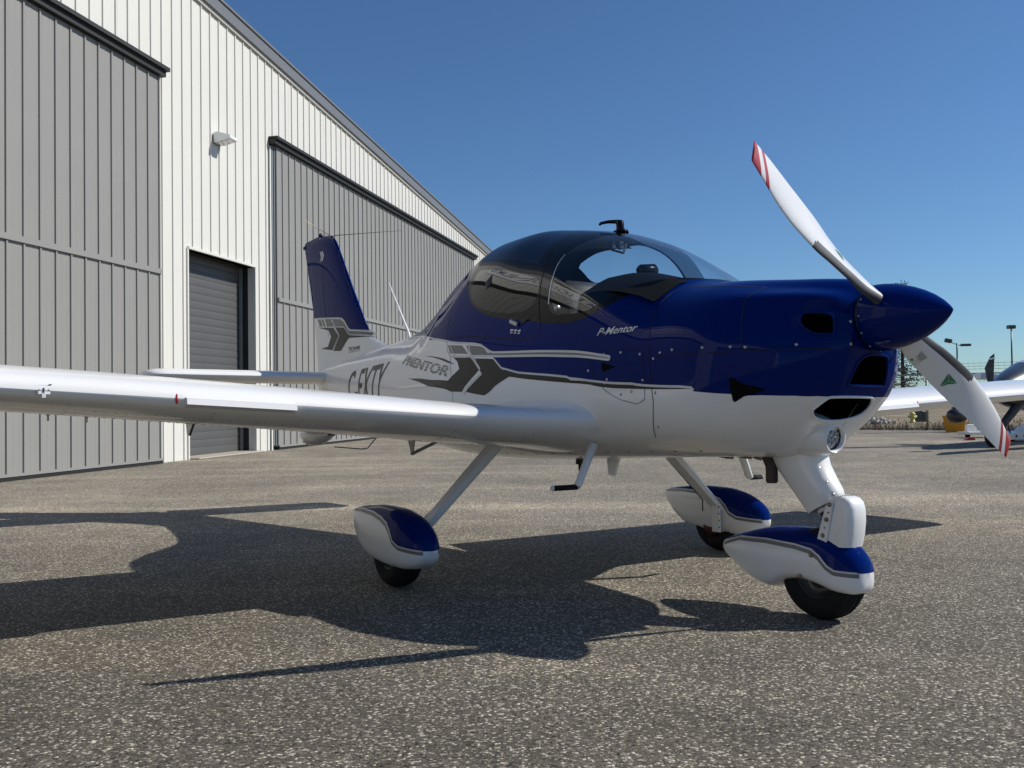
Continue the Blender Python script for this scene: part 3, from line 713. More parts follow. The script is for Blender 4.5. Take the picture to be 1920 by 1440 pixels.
p = at(1817, 824, 21.3); p.z = ZG; ck = MB(); ck.prism([(-.13, -.06, 0), (.13, -.06, 0), (.10, -.06, .05), (-.02, -.06, .065)], (0, 0, 0), (0, .12, 0)); o = ck.build('wheel_chock', REDP); o.location = p; tag(o, 'red wheel chock lying on the apron in front of the tow platform', 'chock')

CV = {
 'canopy_low': [(-0.7,0.835),(-0.59,0.7875),(-0.55,0.76),(-0.485,0.725),(-0.4,0.69),(-0.315,0.665),(-0.19,0.6425),(-0.005,0.63),(0.2,0.625),(0.405,0.6175),(0.545,0.6175),(0.62,0.62),(0.71,0.63),(0.78,0.6475),(0.84,0.675),(0.855,0.68),(0.935,0.7225),(1,0.7725),(1.055,0.8275),(1.095,0.8875),(1.125,0.9475),(1.115,-0.99)],
 'glass_low': [(0.44,0.6575),(0.465,0.6425),(0.51,0.635),(0.645,0.6425),(0.73,0.6525),(0.805,0.6725),(0.845,0.6925),(0.92,0.735),(0.99,0.7825),(1.05,0.8325),(1.085,0.8925),(1.11,0.955)],
 'near_open': [(0.44,0.6575),(0.41,0.6975),(0.385,0.74),(0.375,0.7725),(0.38,0.7975),(0.4,0.8275),(0.44,0.8575),(0.51,0.8775),(0.59,0.8975),(0.68,0.915),(0.745,0.935),(0.825,0.94),(0.9,0.935),(0.98,0.92),(1.04,0.905),(1.075,0.895)],
 'arch_outer': [(1.1,0.95),(1.035,0.9675),(0.955,0.9925),(0.845,-0.9825)],
 'hoop_left': [(0.2,0.77),(0.18,0.8025),(0.17,0.835),(0.175,0.8725),(0.175,0.915)],
 'roof_low': [(-0.675,0.8425),(-0.55,0.8275),(-0.19,0.7875),(0.03,0.775),(0.22,0.76)],
 'rearwin': [(-0.435,0.775),(-0.46,0.7575),(-0.445,0.7275),(-0.415,0.705),(-0.33,0.675),(-0.22,0.655),(-0.09,0.645),(0.055,0.64),(0.185,0.64),(0.25,0.645),(0.31,0.6575),(0.325,0.6825),(0.29,0.7175),(0.185,0.73),(-0.015,0.7425),(-0.24,0.755)],
 'pillar_seam': [(0.405,0.6175),(0.36,0.6575),(0.335,0.6825),(0.3,0.725),(0.28,0.7525),(0.255,0.7825),(0.22,0.83),(0.225,0.8625),(0.235,0.9)],
 'door_seam': [(0.405,0.6175),(0.415,0.6),(0.405,0.5925),(0.385,0.5875),(0.325,0.585),(0.075,0.5875),(-0.52,0.605)],
 'joint': [(-0.63,0.69),(-0.61,0.655),(-0.57,0.6025),(-0.54,0.5825),(-0.485,0.565)],
 'blue_low': [(-1.995,0.91),(-1.61,0.795),(-0.9,0.64),(-0.565,0.6),(-0.11,0.575),(-0.03,0.5625),(0.025,0.55),(0.13,0.5275),(0.645,0.515),(0.68,0.51),(1.195,0.4975),(1.31,0.495),(1.41,0.4925),(1.425,0.485),(1.58,0.475),(1.815,0.435),(1.94,0.3875),(1.995,-0.3875),(1.945,-0.3875)],
 'silver': [(-0.565,0.5975),(-0.345,0.585),(-0.14,0.5775),(-0.09,0.5725),(-0.02,0.5625),(0.03,0.56),(0.93,0.56),(0.945,0.5575),(0.93,0.55),(-0.485,0.565),(-0.54,0.5825)],
 'grey1': [(-0.545,0.5925),(-0.35,0.5825),(-0.265,0.5625),(-0.49,0.5725)],
 'grey2': [(-0.3,0.58),(-0.145,0.575),(-0.105,0.5725),(-0.04,0.56),(-0.045,0.5575),(-0.25,0.5625)],
 'chev1': [(-0.445,0.5625),(-0.235,0.555),(-0.12,0.5325),(-0.165,0.525),(-0.325,0.4975),(-0.465,0.5),(-0.395,0.515),(-0.33,0.535),(-0.39,0.5525)],
 'chev2': [(-0.18,0.5525),(0.015,0.55),(0.13,0.5275),(0.645,0.515),(0.68,0.5075),(1.195,0.4975),(1.41,0.4925),(1.42,0.4875),(1.195,0.4925),(0.7,0.5025),(0.18,0.5175),(-0.07,0.49),(-0.28,0.4975),(-0.105,0.525)],
 'silver_line': [(0.025,0.55),(0.13,0.5275),(0.645,0.515),(0.68,0.51),(1.195,0.4975),(1.41,0.4925),(1.425,0.485)],
 'fw': [(1.125,0.74),(1.13,0.695),(1.145,0.655),(1.195,0.4975),(1.205,0.45),(1.145,0.295),(0.93,0.1)],
 'hseam': [(1.205,0.56),(1.415,0.5575),(1.605,0.5675),(1.695,0.57),(1.78,0.57),(1.87,0.5725),(1.91,0.58)],
 'aft': [(1.565,0.8475),(1.57,0.8125),(1.555,0.755),(1.565,0.7125),(1.585,0.645),(1.605,0.5675)],
 'hatch': [(1.125,0.74),(1.12,0.78),(1.135,0.835),(1.155,0.8675),(1.345,0.855),(1.565,0.8475)],
 'panel': [(0.905,0.5725),(1.07,0.585),(1.12,0.5775),(1.145,0.5525),(1.16,0.475),(1.145,0.465),(1.095,0.4525),(0.785,0.525)],
 'screws': [(0.9,0.5625),(1.005,0.5725),(1.12,0.57),(0.805,0.525),(0.915,0.5025),(1.145,0.505),(1.015,0.485),(1.2,0.555),(1.235,0.57),(1.56,0.58),(1.615,0.58),(1.215,0.485),(1.195,0.3575),(1.78,0.585),(1.905,0.5975),(1.895,0.695)],
 'duct_small': [(0.89,0.545),(0.985,0.5375),(0.9,0.525)],
 'duct_big': [(1.57,0.5025),(1.585,0.5025),(1.625,0.4925),(1.67,0.4825),(1.71,0.4675),(1.675,0.46),(1.635,0.4575),(1.605,0.4425),(1.595,0.4475)],
 'round_hole': [(1.77,0.6825),(1.775,0.7025),(1.805,0.7075),(1.84,0.71),(1.86,0.7),(1.865,0.65),(1.865,0.6275),(1.82,0.6225),(1.79,0.6425),(1.775,0.66)],
 'square': [(1.93,0.555),(1.965,-0.5625),(1.965,-0.5525),(1.975,-0.4275),(1.92,0.4275)],
 'mouth': [(1.865,0.3475),(1.88,0.39),(2,-0.375),(1.99,-0.3675),(1.99,-0.3375),(1.99,0.3025),(1.945,0.2675),(1.905,0.2575),(1.875,0.3075),(1.865,0.335)],
}

# ================================================================== THE AIRCRAFT
ac = empty('light_aircraft'); tag(ac, 'blue and white low-wing two-seat training aircraft with a two-blade white propeller', 'aircraft')
YAW, BANK, PIT = R(-57.623), R(-.911), R(.919)
ac.matrix_world = Matrix.Translation((.353, 5.015, 0)) @ (Matrix.Rotation(YAW, 4, 'Z') @ Matrix.Rotation(-PIT, 4, 'Y') @ Matrix.Rotation(BANK, 4, 'X'))
zfront = pch([.6, .66, .74, .82, .9, 1.0, 1.12, 1.3, 1.5], [1.60, 1.65, 1.72, 1.79, 1.85, 1.885, 1.9, 1.9, 1.9])
def warp(x, z):
    k = np.clip((x-1.3)/.6, 0, None); return np.where(x > 1.3, 1.3+k*(zfront(z)-1.3), x)
ST = [(-4.05,1.16,1.24,.03,1.20,2.0,2.0),(-3.9,1.10,1.29,.07,1.19,2.0,2.2),(-3.4,1.00,1.335,.14,1.16,2.0,2.3),(-2.8,.90,1.375,.22,1.11,1.9,2.4),
(-2.2,.80,1.415,.30,1.06,1.8,2.5),(-1.8,.725,1.455,.36,1.03,1.7,2.6),(-1.5,.67,1.525,.41,1.01,1.65,2.7),(-1.2,.63,1.66,.455,1.00,1.65,2.8),
(-.9,.60,1.80,.50,.99,1.78,2.9),(-.5,.582,1.89,.54,.98,2.0,3.0),(-.2,.582,1.885,.55,.975,2.1,3.0),(.1,.588,1.84,.555,.97,2.1,3.0),
(.4,.60,1.778,.55,.96,2.15,3.0),(.7,.613,1.675,.535,.96,2.15,3.0),(1.0,.625,1.51,.515,.95,2.15,3.0),(1.15,.63,1.415,.50,.95,2.3,3.0),
(1.4,.638,1.385,.475,.95,2.4,2.9),(1.6,.636,1.362,.405,.95,2.3,2.7),(1.75,.64,1.345,.325,.96,2.2,2.3),(1.85,.66,1.325,.235,.97,2.1,2.05),(1.9,.70,1.29,.15,.98,2.0,1.9)]
FUS = Loft(ST, warp=warp, cap=1.9)
def sstep(a, b, x): q = np.clip((x-a)/(b-a), 0, 1); return q*q*(3-2*q)
def cowl_relief(x, T):
    """cheek ridge above the air inlets, shallow valley beside the crown and a scoop round the oval inlet"""
    f = sstep(1.30, 1.72, x)*(1-sstep(1.84, 1.93, x))
    return f*(.014*np.exp(-((T-.765)/.035)**2)-.010*np.exp(-((T-.855)/.04)**2))-.014*np.exp(-((x-1.835)/.075)**2-((T-.655)/.06)**2)
FUS.relief = cowl_relief
can_low = smoothl(CV['canopy_low'][:21], 1)
rear_top = [(-.74, 1.0), (-.735, .93)]
Pcan = can_low + [(1.132, 1.0)] + mir(can_low)[::-1] + [(-.735, 1.07), (-.74, 1.0), (-.735, .93)]
roofl = [(-.70, .8465), (-.55, .8275), (-.19, .7875), (.03, .775), (.2, .765)]
hoop = [(.2, .765), (.18, .8025), (.17, .835), (.175, .8725), (.19, .92), (.25, 1.0), (.32, 1.08), (.36, 1.115), (.43, 1.137), (.46, 1.163), (.475, 1.195), (.48, 1.235), (.48, 1.30), (.47, 1.36)]
hoopf = [(.44, .657), (.41, .698), (.385, .74), (.375, .772), (.385, .80), (.40, .83), (.44, .87), (.50, .92), (.57, 1.0), (.63, 1.06), (.662, 1.115), (.65, 1.16), (.64, 1.195), (.637, 1.225), (.64, 1.29), (.655, 1.355)]
rearwin = smoothl(CV['rearwin'], 2, True)
gl_ = [(x, v+.018*min(1, max(0, (x-.75)/.15))*(1 if v < .93 else .3)) for x, v in CV['glass_low']]; gl_p = [q for q in mir(gl_) if q[0] > .66]
open_s = smoothl(hoopf, 1) + gl_p + gl_[1:][::-1]
portwin = smoothl([(-.39, 1.185), (-.2, 1.16), (.04, 1.14), (.215, 1.125), (.32, 1.118), (.40, 1.140), (.44, 1.165), (.457, 1.20), (.462, 1.242), (.44, 1.25), (-.30, 1.25), (-.355, 1.235), (-.37, 1.21)], 1, True)
blue = [(-2.12, 1.0), (-1.995, .91), (-1.61, .795), (-.9, .64), (-.565, .60), (-.11, .575), (-.03, .5625), (.025, .55), (.13, .5275), (.645, .515), (.68, .509), (1.195, .4975), (1.31, .495), (1.40, .4925), (1.425, .482), (1.58, .469)]
for x in (1.70, 1.80, 1.86, 1.9, 2.0): blue.append((x, FUS.T(x, .886-.012*(x-1.7)/.3)))
hse = CV['hseam'][:6] + [(1.9, FUS.T(1.9, 1.056)), (2.0, FUS.T(1.9, 1.056))]
fwl = [(.88, 0), (.93, .1), (1.145, .295), (1.205, .45), (1.195, .4975), (1.145, .655), (1.13, .695), (1.125, .74), (1.128, .80), (1.135, .90), (1.14, 1.0)]
fwl[-2] = (1.145, .93)
lines = [(dens(Pcan, .02, True), True), (dens(rearwin, .02, True), True), (dens(portwin, .02, True), True), (dens(open_s, .02, True), True)]
for L in (roofl, blue, hse): lines += [(dens(L, .02), False), (dens(mir(L), .02), False)]
lines += [(dens(hoop, .02), False), (dens(fwl, .02), False), (dens(mir(fwl), .02), False), (dens([(.16, .945), (.7, .945)], .02), False)]
xs1 = np.linspace(-4.05, -.9, 64); xs2 = np.arange(-.87, 1.56, .026); xs3 = np.arange(1.565, 1.9, .009); xs4 = np.linspace(1.9, 1.999, 15)
pts = grid(xs1, np.linspace(0, 2, 91)) + grid(xs2, np.linspace(0, 2, 141)) + grid(xs3, np.linspace(0, 2, 301)) + grid(xs4, np.linspace(0, 2, 241))
sq_yz = smoothl([(-.078, 1.036), (.078, 1.036), (.088, 1.02), (.108, .925), (.10, .917), (-.11, .917), (-.116, .93)], 2, True)
mo_yz = smoothl([(-.197, .826), (-.19, .842), (-.172, .872), (-.158, .877), (.050, .877), (.066, .873), (.078, .86), (.086, .842), (.080, .822), (.055, .804), (0, .791), (-.05, .786), (-.12, .786), (-.17, .80)], 2, True)
rh = np.array([FUS.S(*p) for p in CV['round_hole']]); rc = rh.mean(0); rn = FUS.N(1.83, .655); rn = rn/np.linalg.norm(rn)
ru = np.cross([0, 0, 1.], rn); ru /= np.linalg.norm(ru); rv = np.cross(rn, ru)
def rproj(P): return np.stack([(P-rc) @ ru, (P-rc) @ rv], -1)
rpoly = smoothl([tuple(p) for p in rproj(rh)], 2, True)
def classify(c, p3):
    x, v = c[:, 0], c[:, 1]; T = np.where(v > 1, 2-v, v)
    B = np.array(blue); H = np.array(hse); Fw = np.array(fwl)
    isblue = (x > -2.12) & (T > np.interp(x, B[:, 0], B[:, 1]))
    cowl = x > np.interp(T, Fw[:, 1], Fw[:, 0])
    up = T > np.interp(x, H[:, 0], H[:, 1])
    k = np.where(isblue, 1, 0); k = np.where(cowl & up, 2, k); k = np.where(cowl & ~up & isblue, 3, k); k = np.where(cowl & ~up & ~isblue, 4, k)
    can = pip(c, Pcan); RL = np.array(roofl); HO = np.array(hoop)
    xh = np.interp(v, HO[:, 1], HO[:, 0]); roof = can & (T > np.interp(x, RL[:, 0], RL[:, 1])) & (x < xh) & (v > .765) & (v < 1.3)
    band = can & (x >= xh) & (x < .7) & (v > .945) & (v < 1.30)
    k = np.where(can, 9, k); k = np.where(band, 8, k); k = np.where(roof, 5, k)
    k = np.where(pip(c, rearwin), 6, k); k = np.where(pip(c, portwin), 10, k)
    k = np.where(pip(c, open_s), 7, k)
    fr = x > 1.7
    k = np.where(fr & pip(p3[:, 1:], sq_yz), -1, k); k = np.where(fr & pip(p3[:, 1:], mo_yz), -1, k)
    for sgn in (1, -1):
        q = p3*[1, sgn, 1]; near = np.linalg.norm(q-rc, axis=1) < .12
        k = np.where(near & pip(rproj(q), rpoly), -1, k)
    return k
res = shell(FUS, pts, lines, classify, {0: ('fuselage', WHITE), 1: ('fuselage', BLUE), 2: ('upper_cowling', BLUE), 3: ('lower_cowling', BLUE), 4: ('lower_cowling', WHITE),
    5: ('canopy_roof', ROOFBLUE), 6: ('rear_window|a', RGLASS), 10: ('rear_window|b', GLASS), 7: ('canopy_glass', GLASS), 8: ('tinted_band', BAND), 9: ('canopy_frame', GLOSSBLK)}, ac)
fus = res['fuselage']; upc = res['upper_cowling']; loc_ = res['lower_cowling']; cfr = res['canopy_frame']

# rounded lips and dark ducts of the air inlets
def inlet(P3, inward, depth, lipm, r=.006, name='air_inlet'):
    P3 = [Vector(p) for p in P3]; n = len(P3); mb = MB()
    mb.tube(P3+[P3[0], P3[1]], r, 8, caps=False); lip = mb.build(name, lipm, loc_, True)
    c = sum(P3, Vector())/n; iv = Vector(inward)
    V = [p for p in P3]+[p+iv*depth*.5+(c-p)*.06 for p in P3]+[c+(p-c)*.8+iv*depth for p in P3]
    Fc = [(i, (i+1) % n, n+(i+1) % n, n+i) for i in range(n)]+[(n+i, n+(i+1) % n, 2*n+(i+1) % n, 2*n+i) for i in range(n)]+[tuple(range(2*n, 3*n))]
    mesh('duct', V, Fc, DARK, lip)
def front_pt(y, z):
    """front skin point for a y, z position"""
    zz = float(zfront(z)); best = None
    lo, hi = 1.3, 2.0
    for _ in range(40):
        m_ = (lo+hi)/2; p = FUS.S(m_, FUS.T(min(m_, 1.9), z))
        if abs(p[1]) > abs(y): lo = m_
        else: hi = m_
    p = FUS.S(lo, FUS.T(min(lo, 1.9), z)); return Vector((p[0], y, z))
inlet([front_pt(y, z) for y, z in dens(sq_yz, .012, True)], (-1, 0, 0), .16, BLUE)
inlet([front_pt(y, z) for y, z in dens(mo_yz, .012, True)], (-1, 0, .05), .16, WHITE)
def skin_near(q):
    """closest skin point to q (coarse then fine)"""
    xs_ = np.linspace(1.65, 1.95, 60); ts_ = np.linspace(.5, .85, 60)
    for _ in range(3):
        X_, T_ = np.meshgrid(xs_, ts_, indexing='ij'); P = FUS.S(X_, T_); d = np.linalg.norm(P-q, axis=-1); i, j = np.unravel_index(np.argmin(d), d.shape)
        x0, t0 = xs_[i], ts_[j]; dx, dt_ = xs_[1]-xs_[0], ts_[1]-ts_[0]; xs_ = np.linspace(x0-dx, x0+dx, 9); ts_ = np.linspace(t0-dt_, t0+dt_, 9)
    return P[i, j]
rim3 = [skin_near(rc+ru*a+rv*b) for a, b in dens(rpoly, .012, True)]
for sgn in (1, -1):
    inlet([(p[0], p[1]*sgn, p[2]) for p in rim3], tuple(-rn*np.array([1, sgn, 1])), .09, BLUE, .0065)

# panel gaps, printed stripes, fasteners
acc = ([], [], [])
for sd in (0, 1):
    f = (lambda L: L) if sd == 0 else mir
    ribbon(FUS, f(smoothl(fwl[2:9], 1)), .0035, .0012, acc); ribbon(FUS, f([q for q in hse if q[0] < 1.88]), .0035, .0012, acc)
    ribbon(FUS, f(smoothl(CV['aft'], 1)), .004, .0012, acc); ribbon(FUS, f(smoothl(CV['hatch'], 1)), .004, .0012, acc)
    ribbon(FUS, f(smoothl(CV['panel'], 1, True)), .0024, .0012, acc, closed=True)
    ribbon(FUS, f(smoothl(CV['door_seam'], 1)), .005, .0012, acc)
    if sd == 0: ribbon(FUS, smoothl(CV['pillar_seam'], 1), .004, .0014, acc)
    ribbon(FUS, f([(-.63, .69), (-.61, .655), (-.57, .6025), (-.54, .5825), (-.485, .565), (-.44, .50), (-.42, .42)]), .003, .0012, acc)
flush(acc, 'panel_gap', GAP, fus)
ag, ab, asv = ([], [], []), ([], [], []), ([], [], [])
tailchev = [(-.92, .6175), (-.60, .578), (-.445, .5625), (-.33, .535), (-.395, .515), (-.465, .5), (-.60, .503), (-1.15, .545), (-.62, .517), (-.49, .512), (-.425, .535), (-.50, .556), (-.62, .572)]
tailchev = [(-.95, .603), (-.54, .562), (-.42, .548), (-.52, .555), (-.62, .566)]
low_sweep = [(-1.22, .556), (-.75, .527), (-.50, .518), (-.455, .525), (-.36, .537), (-.30, .5), (-.465, .4985), (-.8, .512)]
chev1 = [(-.445, .5625), (-.235, .555), (-.12, .5325), (-.325, .4975), (-.465, .4985), (-.445, .515), (-.36, .537), (-.39, .5525)]
barL = [(-.03, .5615), (.03, .5605), (.935, .5605), (.951, .556), (.935, .5515), (-.25, .5555), (-.235, .5615)]
for sd in (0, 1):
    f = (lambda L: L) if sd == 0 else mir
    decal(FUS, f(CV['grey1']), None, acc=ag); decal(FUS, f(CV['grey2']), None, acc=ag); decal(FUS, f(barL), None, acc=ag)
    decal(FUS, f(chev1), None, acc=ab); decal(FUS, f(CV['chev2']), None, acc=ab); decal(FUS, f(low_sweep), None, acc=ab); decal(FUS, f(tailchev), None, acc=ab)
    for L, w_ in (([(-1.9, .862), (-1.61, .795), (-1.2, .70), (-.9, .643), (-.565, .601), (-.345, .5865), (-.14, .5785), (-.09, .5725), (-.02, .5635), (.03, .5615), (.93, .561), (.95, .556), (.93, .551), (-.25, .556), (-.485, .566)], .011), (CV['silver_line'], .010),
                  ([(-.265, .584), (-.25, .565), (-.12, .532)], .016), ([(-.10, .525), (-.30, .495)], .016), ([(-.51, .591), (-.45, .57), (-.42, .565)], .008)):
        ribbon(FUS, f(smoothl(L, 1) if len(L) > 5 else L), w_, .0022, asv, .012)
flush(ag, 'grey_stripe', GREY, fus); flush(ab, 'black_chevron', BLACKST, fus); flush(asv, 'silver_stripe', SILVER, fus)
for L in (CV['duct_small'], CV['duct_big']):
    for f in ((lambda L: L), mir): decal(FUS, f(L), DARK, off=.002, step=.02, name='flush_duct', parent=loc_)
mb = MB()
for x, t in [tuple(p) for p in CV['screws']]+[(1.30, .575), (1.45, .577), (.93, .51), (1.08, .49)]:
    for v in (t, 2-t):
        p = FUS.at(x, v, 0.0); n_ = FUS.N(x, v); mb.lathe([(.001, .0035), (.004, .003), (.0065, .001), (.007, -.001)], tuple(p), tuple(n_), 10)
o = mb.build('fastener', STEEL, fus, True); o['kind'] = 'stuff'
mb = MB()
for x in np.arange(-.6, 1.3, .145):
    for t in (.17,):
        for v in (t, 2-t):
            p = FUS.at(x, v, 0.0); n_ = FUS.N(x, v); mb.lathe([(.001, .002), (.006, .001), (.007, -.001)], tuple(p), tuple(n_), 8)
for x in np.arange(-3.4, -.3, .05):
    for t in (.62-.03*(x+3.4)/3,):
        for v in (t, 2-t): pass
o = mb.build('belly_screw', BLKMAT, fus, True); o['kind'] = 'stuff'
def on_fus(x0, x1, z0a, z0b, h, off=.0022):
    def fn(u, w):
        x = x0+u*(x1-x0); z = z0a+(z0b-z0a)*u + w*h; return FUS.at(x, FUS.T(x, z), off)
    return fn
letter_on(on_fus(.838, 1.072, 1.176, 1.178, .034), 'P-Mentor', 'script_lettering', SILVER, fus, shear=.35, bold=.018)
letter_on(on_fus(-2.78, -1.80, .92, .945, .30), 'C-FXTY', 'registration', BLACKST, fus, bold=.004, shear=.10)
letter_on(on_fus(-1.46, -.50, 1.192, 1.055, .062), 'PMENTOR', 'model_lettering', GREY, fus, bold=.03, shear=.4)
# cut lines through the grey block lettering
acl = ([], [], [])
for q in (.018, .034, .048): ribbon(FUS, [(x, FUS.T(x, 1.192+(1.055-1.192)*(x+1.46)/.96+q)) for x in np.linspace(-1.47, -.47, 24)], .0035, .0034, acl)
flush(acl, 'lettering_cut', WHITE, fus)
# door handle and small placards under the rear window
mb = MB(); p = Vector(FUS.at(.19, .618, .010)); mb.box(p, (.035, .010, .012), Matrix.Rotation(.35, 3, 'Y'), bev=.004); mb.build('door_handle', STEEL, cfr)
mb = MB(); p = Vector(FUS.at(.26, .621, .003)); mb.prism([p+Vector((-.02, 0, -.02)), p+Vector((.05, 0, .008)), p+Vector((-.02, 0, .012))], (0, 0, 0), (0, -.003, 0)); mb.build('handle_arrow', BLACKST, cfr)
mb = MB()
for i in range(3):
    p = Vector(FUS.at(.17+i*.035, .604-i*.001, .003)); mb.box(p, (.013, .001, .0045)); p = Vector(FUS.at(.17+i*.035, .599-i*.001, .003)); mb.box(p, (.011, .001, .003))
mb.build('door_placard', SILVER, fus)
# weatherstrip along the front edge of the side glass
acc = ([], [], []); ribbon(FUS, smoothl(CV['near_open'][:5], 1), .006, .0022, acc); flush(acc, 'weather_strip', SILVER, cfr)
# external canopy handle on the crown
ch_ = empty('canopy_latch', (.40, 0, 1.775), 0, cfr)
mb = MB(); mb.lathe([(.001, .012), (.03, .012), (.042, .006), (.044, 0), (.044, -.006)], (0, 0, 0), (-.18, 0, 1), 20); mb.build('latch_base', GLOSSBLK, ch_, True)
mb = MB(); mb.lathe([(.021, 0), (.021, .05), (.017, .056), (.001, .058)], (0, 0, .008), (-.05, 0, 1), 16); mb.tube([(0, 0, .055), (-.03, .0, .064), (-.055, -.035, .064), (-.065, -.075, .054), (-.066, -.085, .045)], [.013, .011, .009, .008, .007], 10); mb.build('latch_handle', GLOSSBLK, ch_, True)
mb = MB()
for a, b in (((.335, -.02, 1.735), (.47, -.02, 1.70)), ((.47, -.02, 1.70), (.46, -.03, 1.655)), ((.46, -.03, 1.655), (.36, -.03, 1.69)), ((.36, -.03, 1.69), (.335, -.02, 1.735))): mb.tube([a, b], .006, 6)
mb.box((.36, -.025, 1.715), (.018, .012, .02), bev=.003); mb.box((.43, -.025, 1.70), (.014, .012, .02), bev=.003); mb.build('inner_latch', STEEL, cfr)
mb = MB(); p = Vector(FUS.at(.47, .655, -.03)); mb.lathe([(.001, -.015), (.015, -.012), (.018, .012), (.001, .016)], p, (1, 0, -.4), 12); mb.tube([p+Vector((-.03, 0, .02)), p+Vector((-.01, 0, .005))], .008, 6); mb.build('vent_knob', STEEL, cfr, True)

# cabin
cab = empty('cabin', (0, 0, 0), 0, ac)
CL = np.array(can_low); xs_ = np.linspace(-.69, 1.12, 60); V = []; nb = 24
for x in xs_:
    tt = np.interp(x, CL[:, 0], CL[:, 1])-.012
    for v in list(np.linspace(0, 1, nb)*tt)+[2-q for q in (np.linspace(1, 0, nb)*tt)]: V.append(FUS.at(x, v, -.016))
m_ = 2*nb; Fc = [(i*m_+j, i*m_+j+1, (i+1)*m_+j+1, (i+1)*m_+j) for i in range(59) for j in range(m_-1) if j != nb-1]
mesh('cabin_lining', V, Fc, TRIM, cab, True)
V = []; 
for x in (-.72, 1.135):
    k = len(V); vs_ = np.linspace(0, 2, 60); P = FUS.at(np.full(60, x), vs_, -.017); zc = 1.50 if x < 0 else 1.39
    mb = MB(); pp = [Vector((x, float(p[1]), min(float(p[2]), zc))) for p in P]; mb.add(pp, [tuple(range(60))]); mb.build('bulkhead', TRIM, cab)
mb = MB(); ys = np.linspace(-.43, .43, 21); xr = [(.60, -.05), (.62, 0), (.75, .0), (.9, -.022), (1.04, -.065), (1.11, -.10)]
V = []
for x, dz in xr:
    for y in ys:
        s_ = min(1.0, (float(FUS.f[2](x))*.93)/.5); hump = .062*math.exp(-((abs(y)-.20)/.16)**2)
        V.append((x, y*s_, 1.435+dz*.9+hump-.16*max(0, abs(y)/.43-.55)**1.5))
V += [(.60, y, 1.15) for y in ys]; nr = len(xr)
Fc = [(i*21+j, i*21+j+1, (i+1)*21+j+1, (i+1)*21+j) for i in range(nr-1) for j in range(20)]+[(j, nr*21+j, nr*21+j+1, j+1) for j in range(20)]
mesh('glare_shield', V, Fc, GLARE, cab, True)
mb = MB(); mb.tube([(.61, -.056, 1.535), (.61, -.053, 1.537), (.61, -.042, 1.54), (.61, .038, 1.548), (.61, .050, 1.549), (.61, .054, 1.55)], [.010, .024, .033, .035, .026, .012], 16); mb.tube([(.61, 0, 1.545), (.61, 0, 1.47)], .02, 8); mb.build('compass', GLOSSBLK, cab, True)
for sy in (-1, 1):
    st_ = empty('seat', (-.15, .25*sy, .95), 0, cab)
    mb = MB(); mb.box((-.03, 0, .30), (.055, .20, .37), Matrix.Rotation(-.12, 3, 'Y'), bev=.05); mb.build('seat_back', SEATM, st_, auto=60)
    mb = MB(); mb.box((.22, 0, -.08), (.26, .21, .06), bev=.04); mb.build('seat_cushion', SEATM, st_, auto=60)
    mb = MB(); mb.tube([(.66, 0, -.1), (.60, 0, .2)], .012, 8); mb.build('control_stick', BLKMAT, st_, True)
V = [FUS.at(x, v, -.017) for x in np.linspace(-.70, .24, 24) for v in np.linspace(.82, 1.125, 24)]
mesh('headliner', V, [(i*24+j, i*24+j+1, (i+1)*24+j+1, (i+1)*24+j) for i in range(23) for j in range(23)], LEATHER, cab, True)

# ------------------------------------------------------------------ wings and tail
def foil(k, tu): return 5*tu*(.2969*math.sqrt(max(k, 0))-.126*k-.3516*k*k+.2843*k**3-.1036*k**4)
def wing_part(name, stn, k0, k1, m, parent, sgn, nk=26, close=True):
    """stn: (|y|, x_le, x_te, z_le, tu, tl, dz_te)"""
    ks = [k0+(k1-k0)*(1-math.cos(math.pi*i/nk))/2 if k0 == 0 else k0+(k1-k0)*i/nk for i in range(nk+1)]; V = []; n = 2*(nk+1)
    for y, xl, xt, zl, tu, tl, dz in stn:
        c = xl-xt
        for k in ks: V.append((xl-k*c, sgn*y, zl+dz*k+foil(k, tu)))
        for k in ks[::-1]: V.append((xl-k*c, sgn*y, zl+dz*k-foil(k, tl)))
    Fc = []
    for i in range(len(stn)-1):
        for j in range(n): Fc.append((i*n+j, i*n+(j+1) % n, (i+1)*n+(j+1) % n, (i+1)*n+j) if sgn > 0 else (i*n+j, (i+1)*n+j, (i+1)*n+(j+1) % n, i*n+(j+1) % n))
    if close: Fc += [tuple(range(n)), tuple((len(stn)-1)*n+j for j in range(n))]
    o = mesh(name, V, Fc, m, parent); o.data.polygons.foreach_set('use_smooth', [True]*len(o.data.polygons)); o.data.set_sharp_from_angle(angle=R(40)); return o
def zle(y): return .765+.0555*y
def st_at(y, bump=0):
    xl = float(np.interp(y, [.40, .50, .60, .72, .84, .93, 1.02, 4.3], [.87, .835, .79, .715, .64, .597, .582, .58])); tu = float(np.interp(y, [.8, 1.3, 1.8, 2.3], [.148, .166, .190, .205])); tl = float(np.interp(y, [.8, 1.0, 1.3, 1.8, 2.2, 2.8, 4.3], [.235, .228, .20, .172, .155, .126, .112]))
    f = float(np.interp(y, [.4, .48, .53, .58, .64, .74, .86], [2.5, 2.0, 1.62, 1.36, 1.16, 1.04, 1.0]))
    return (y, xl, -.77, zle(y), tu*f, tl*(1+(f-1)*.12), -.02)
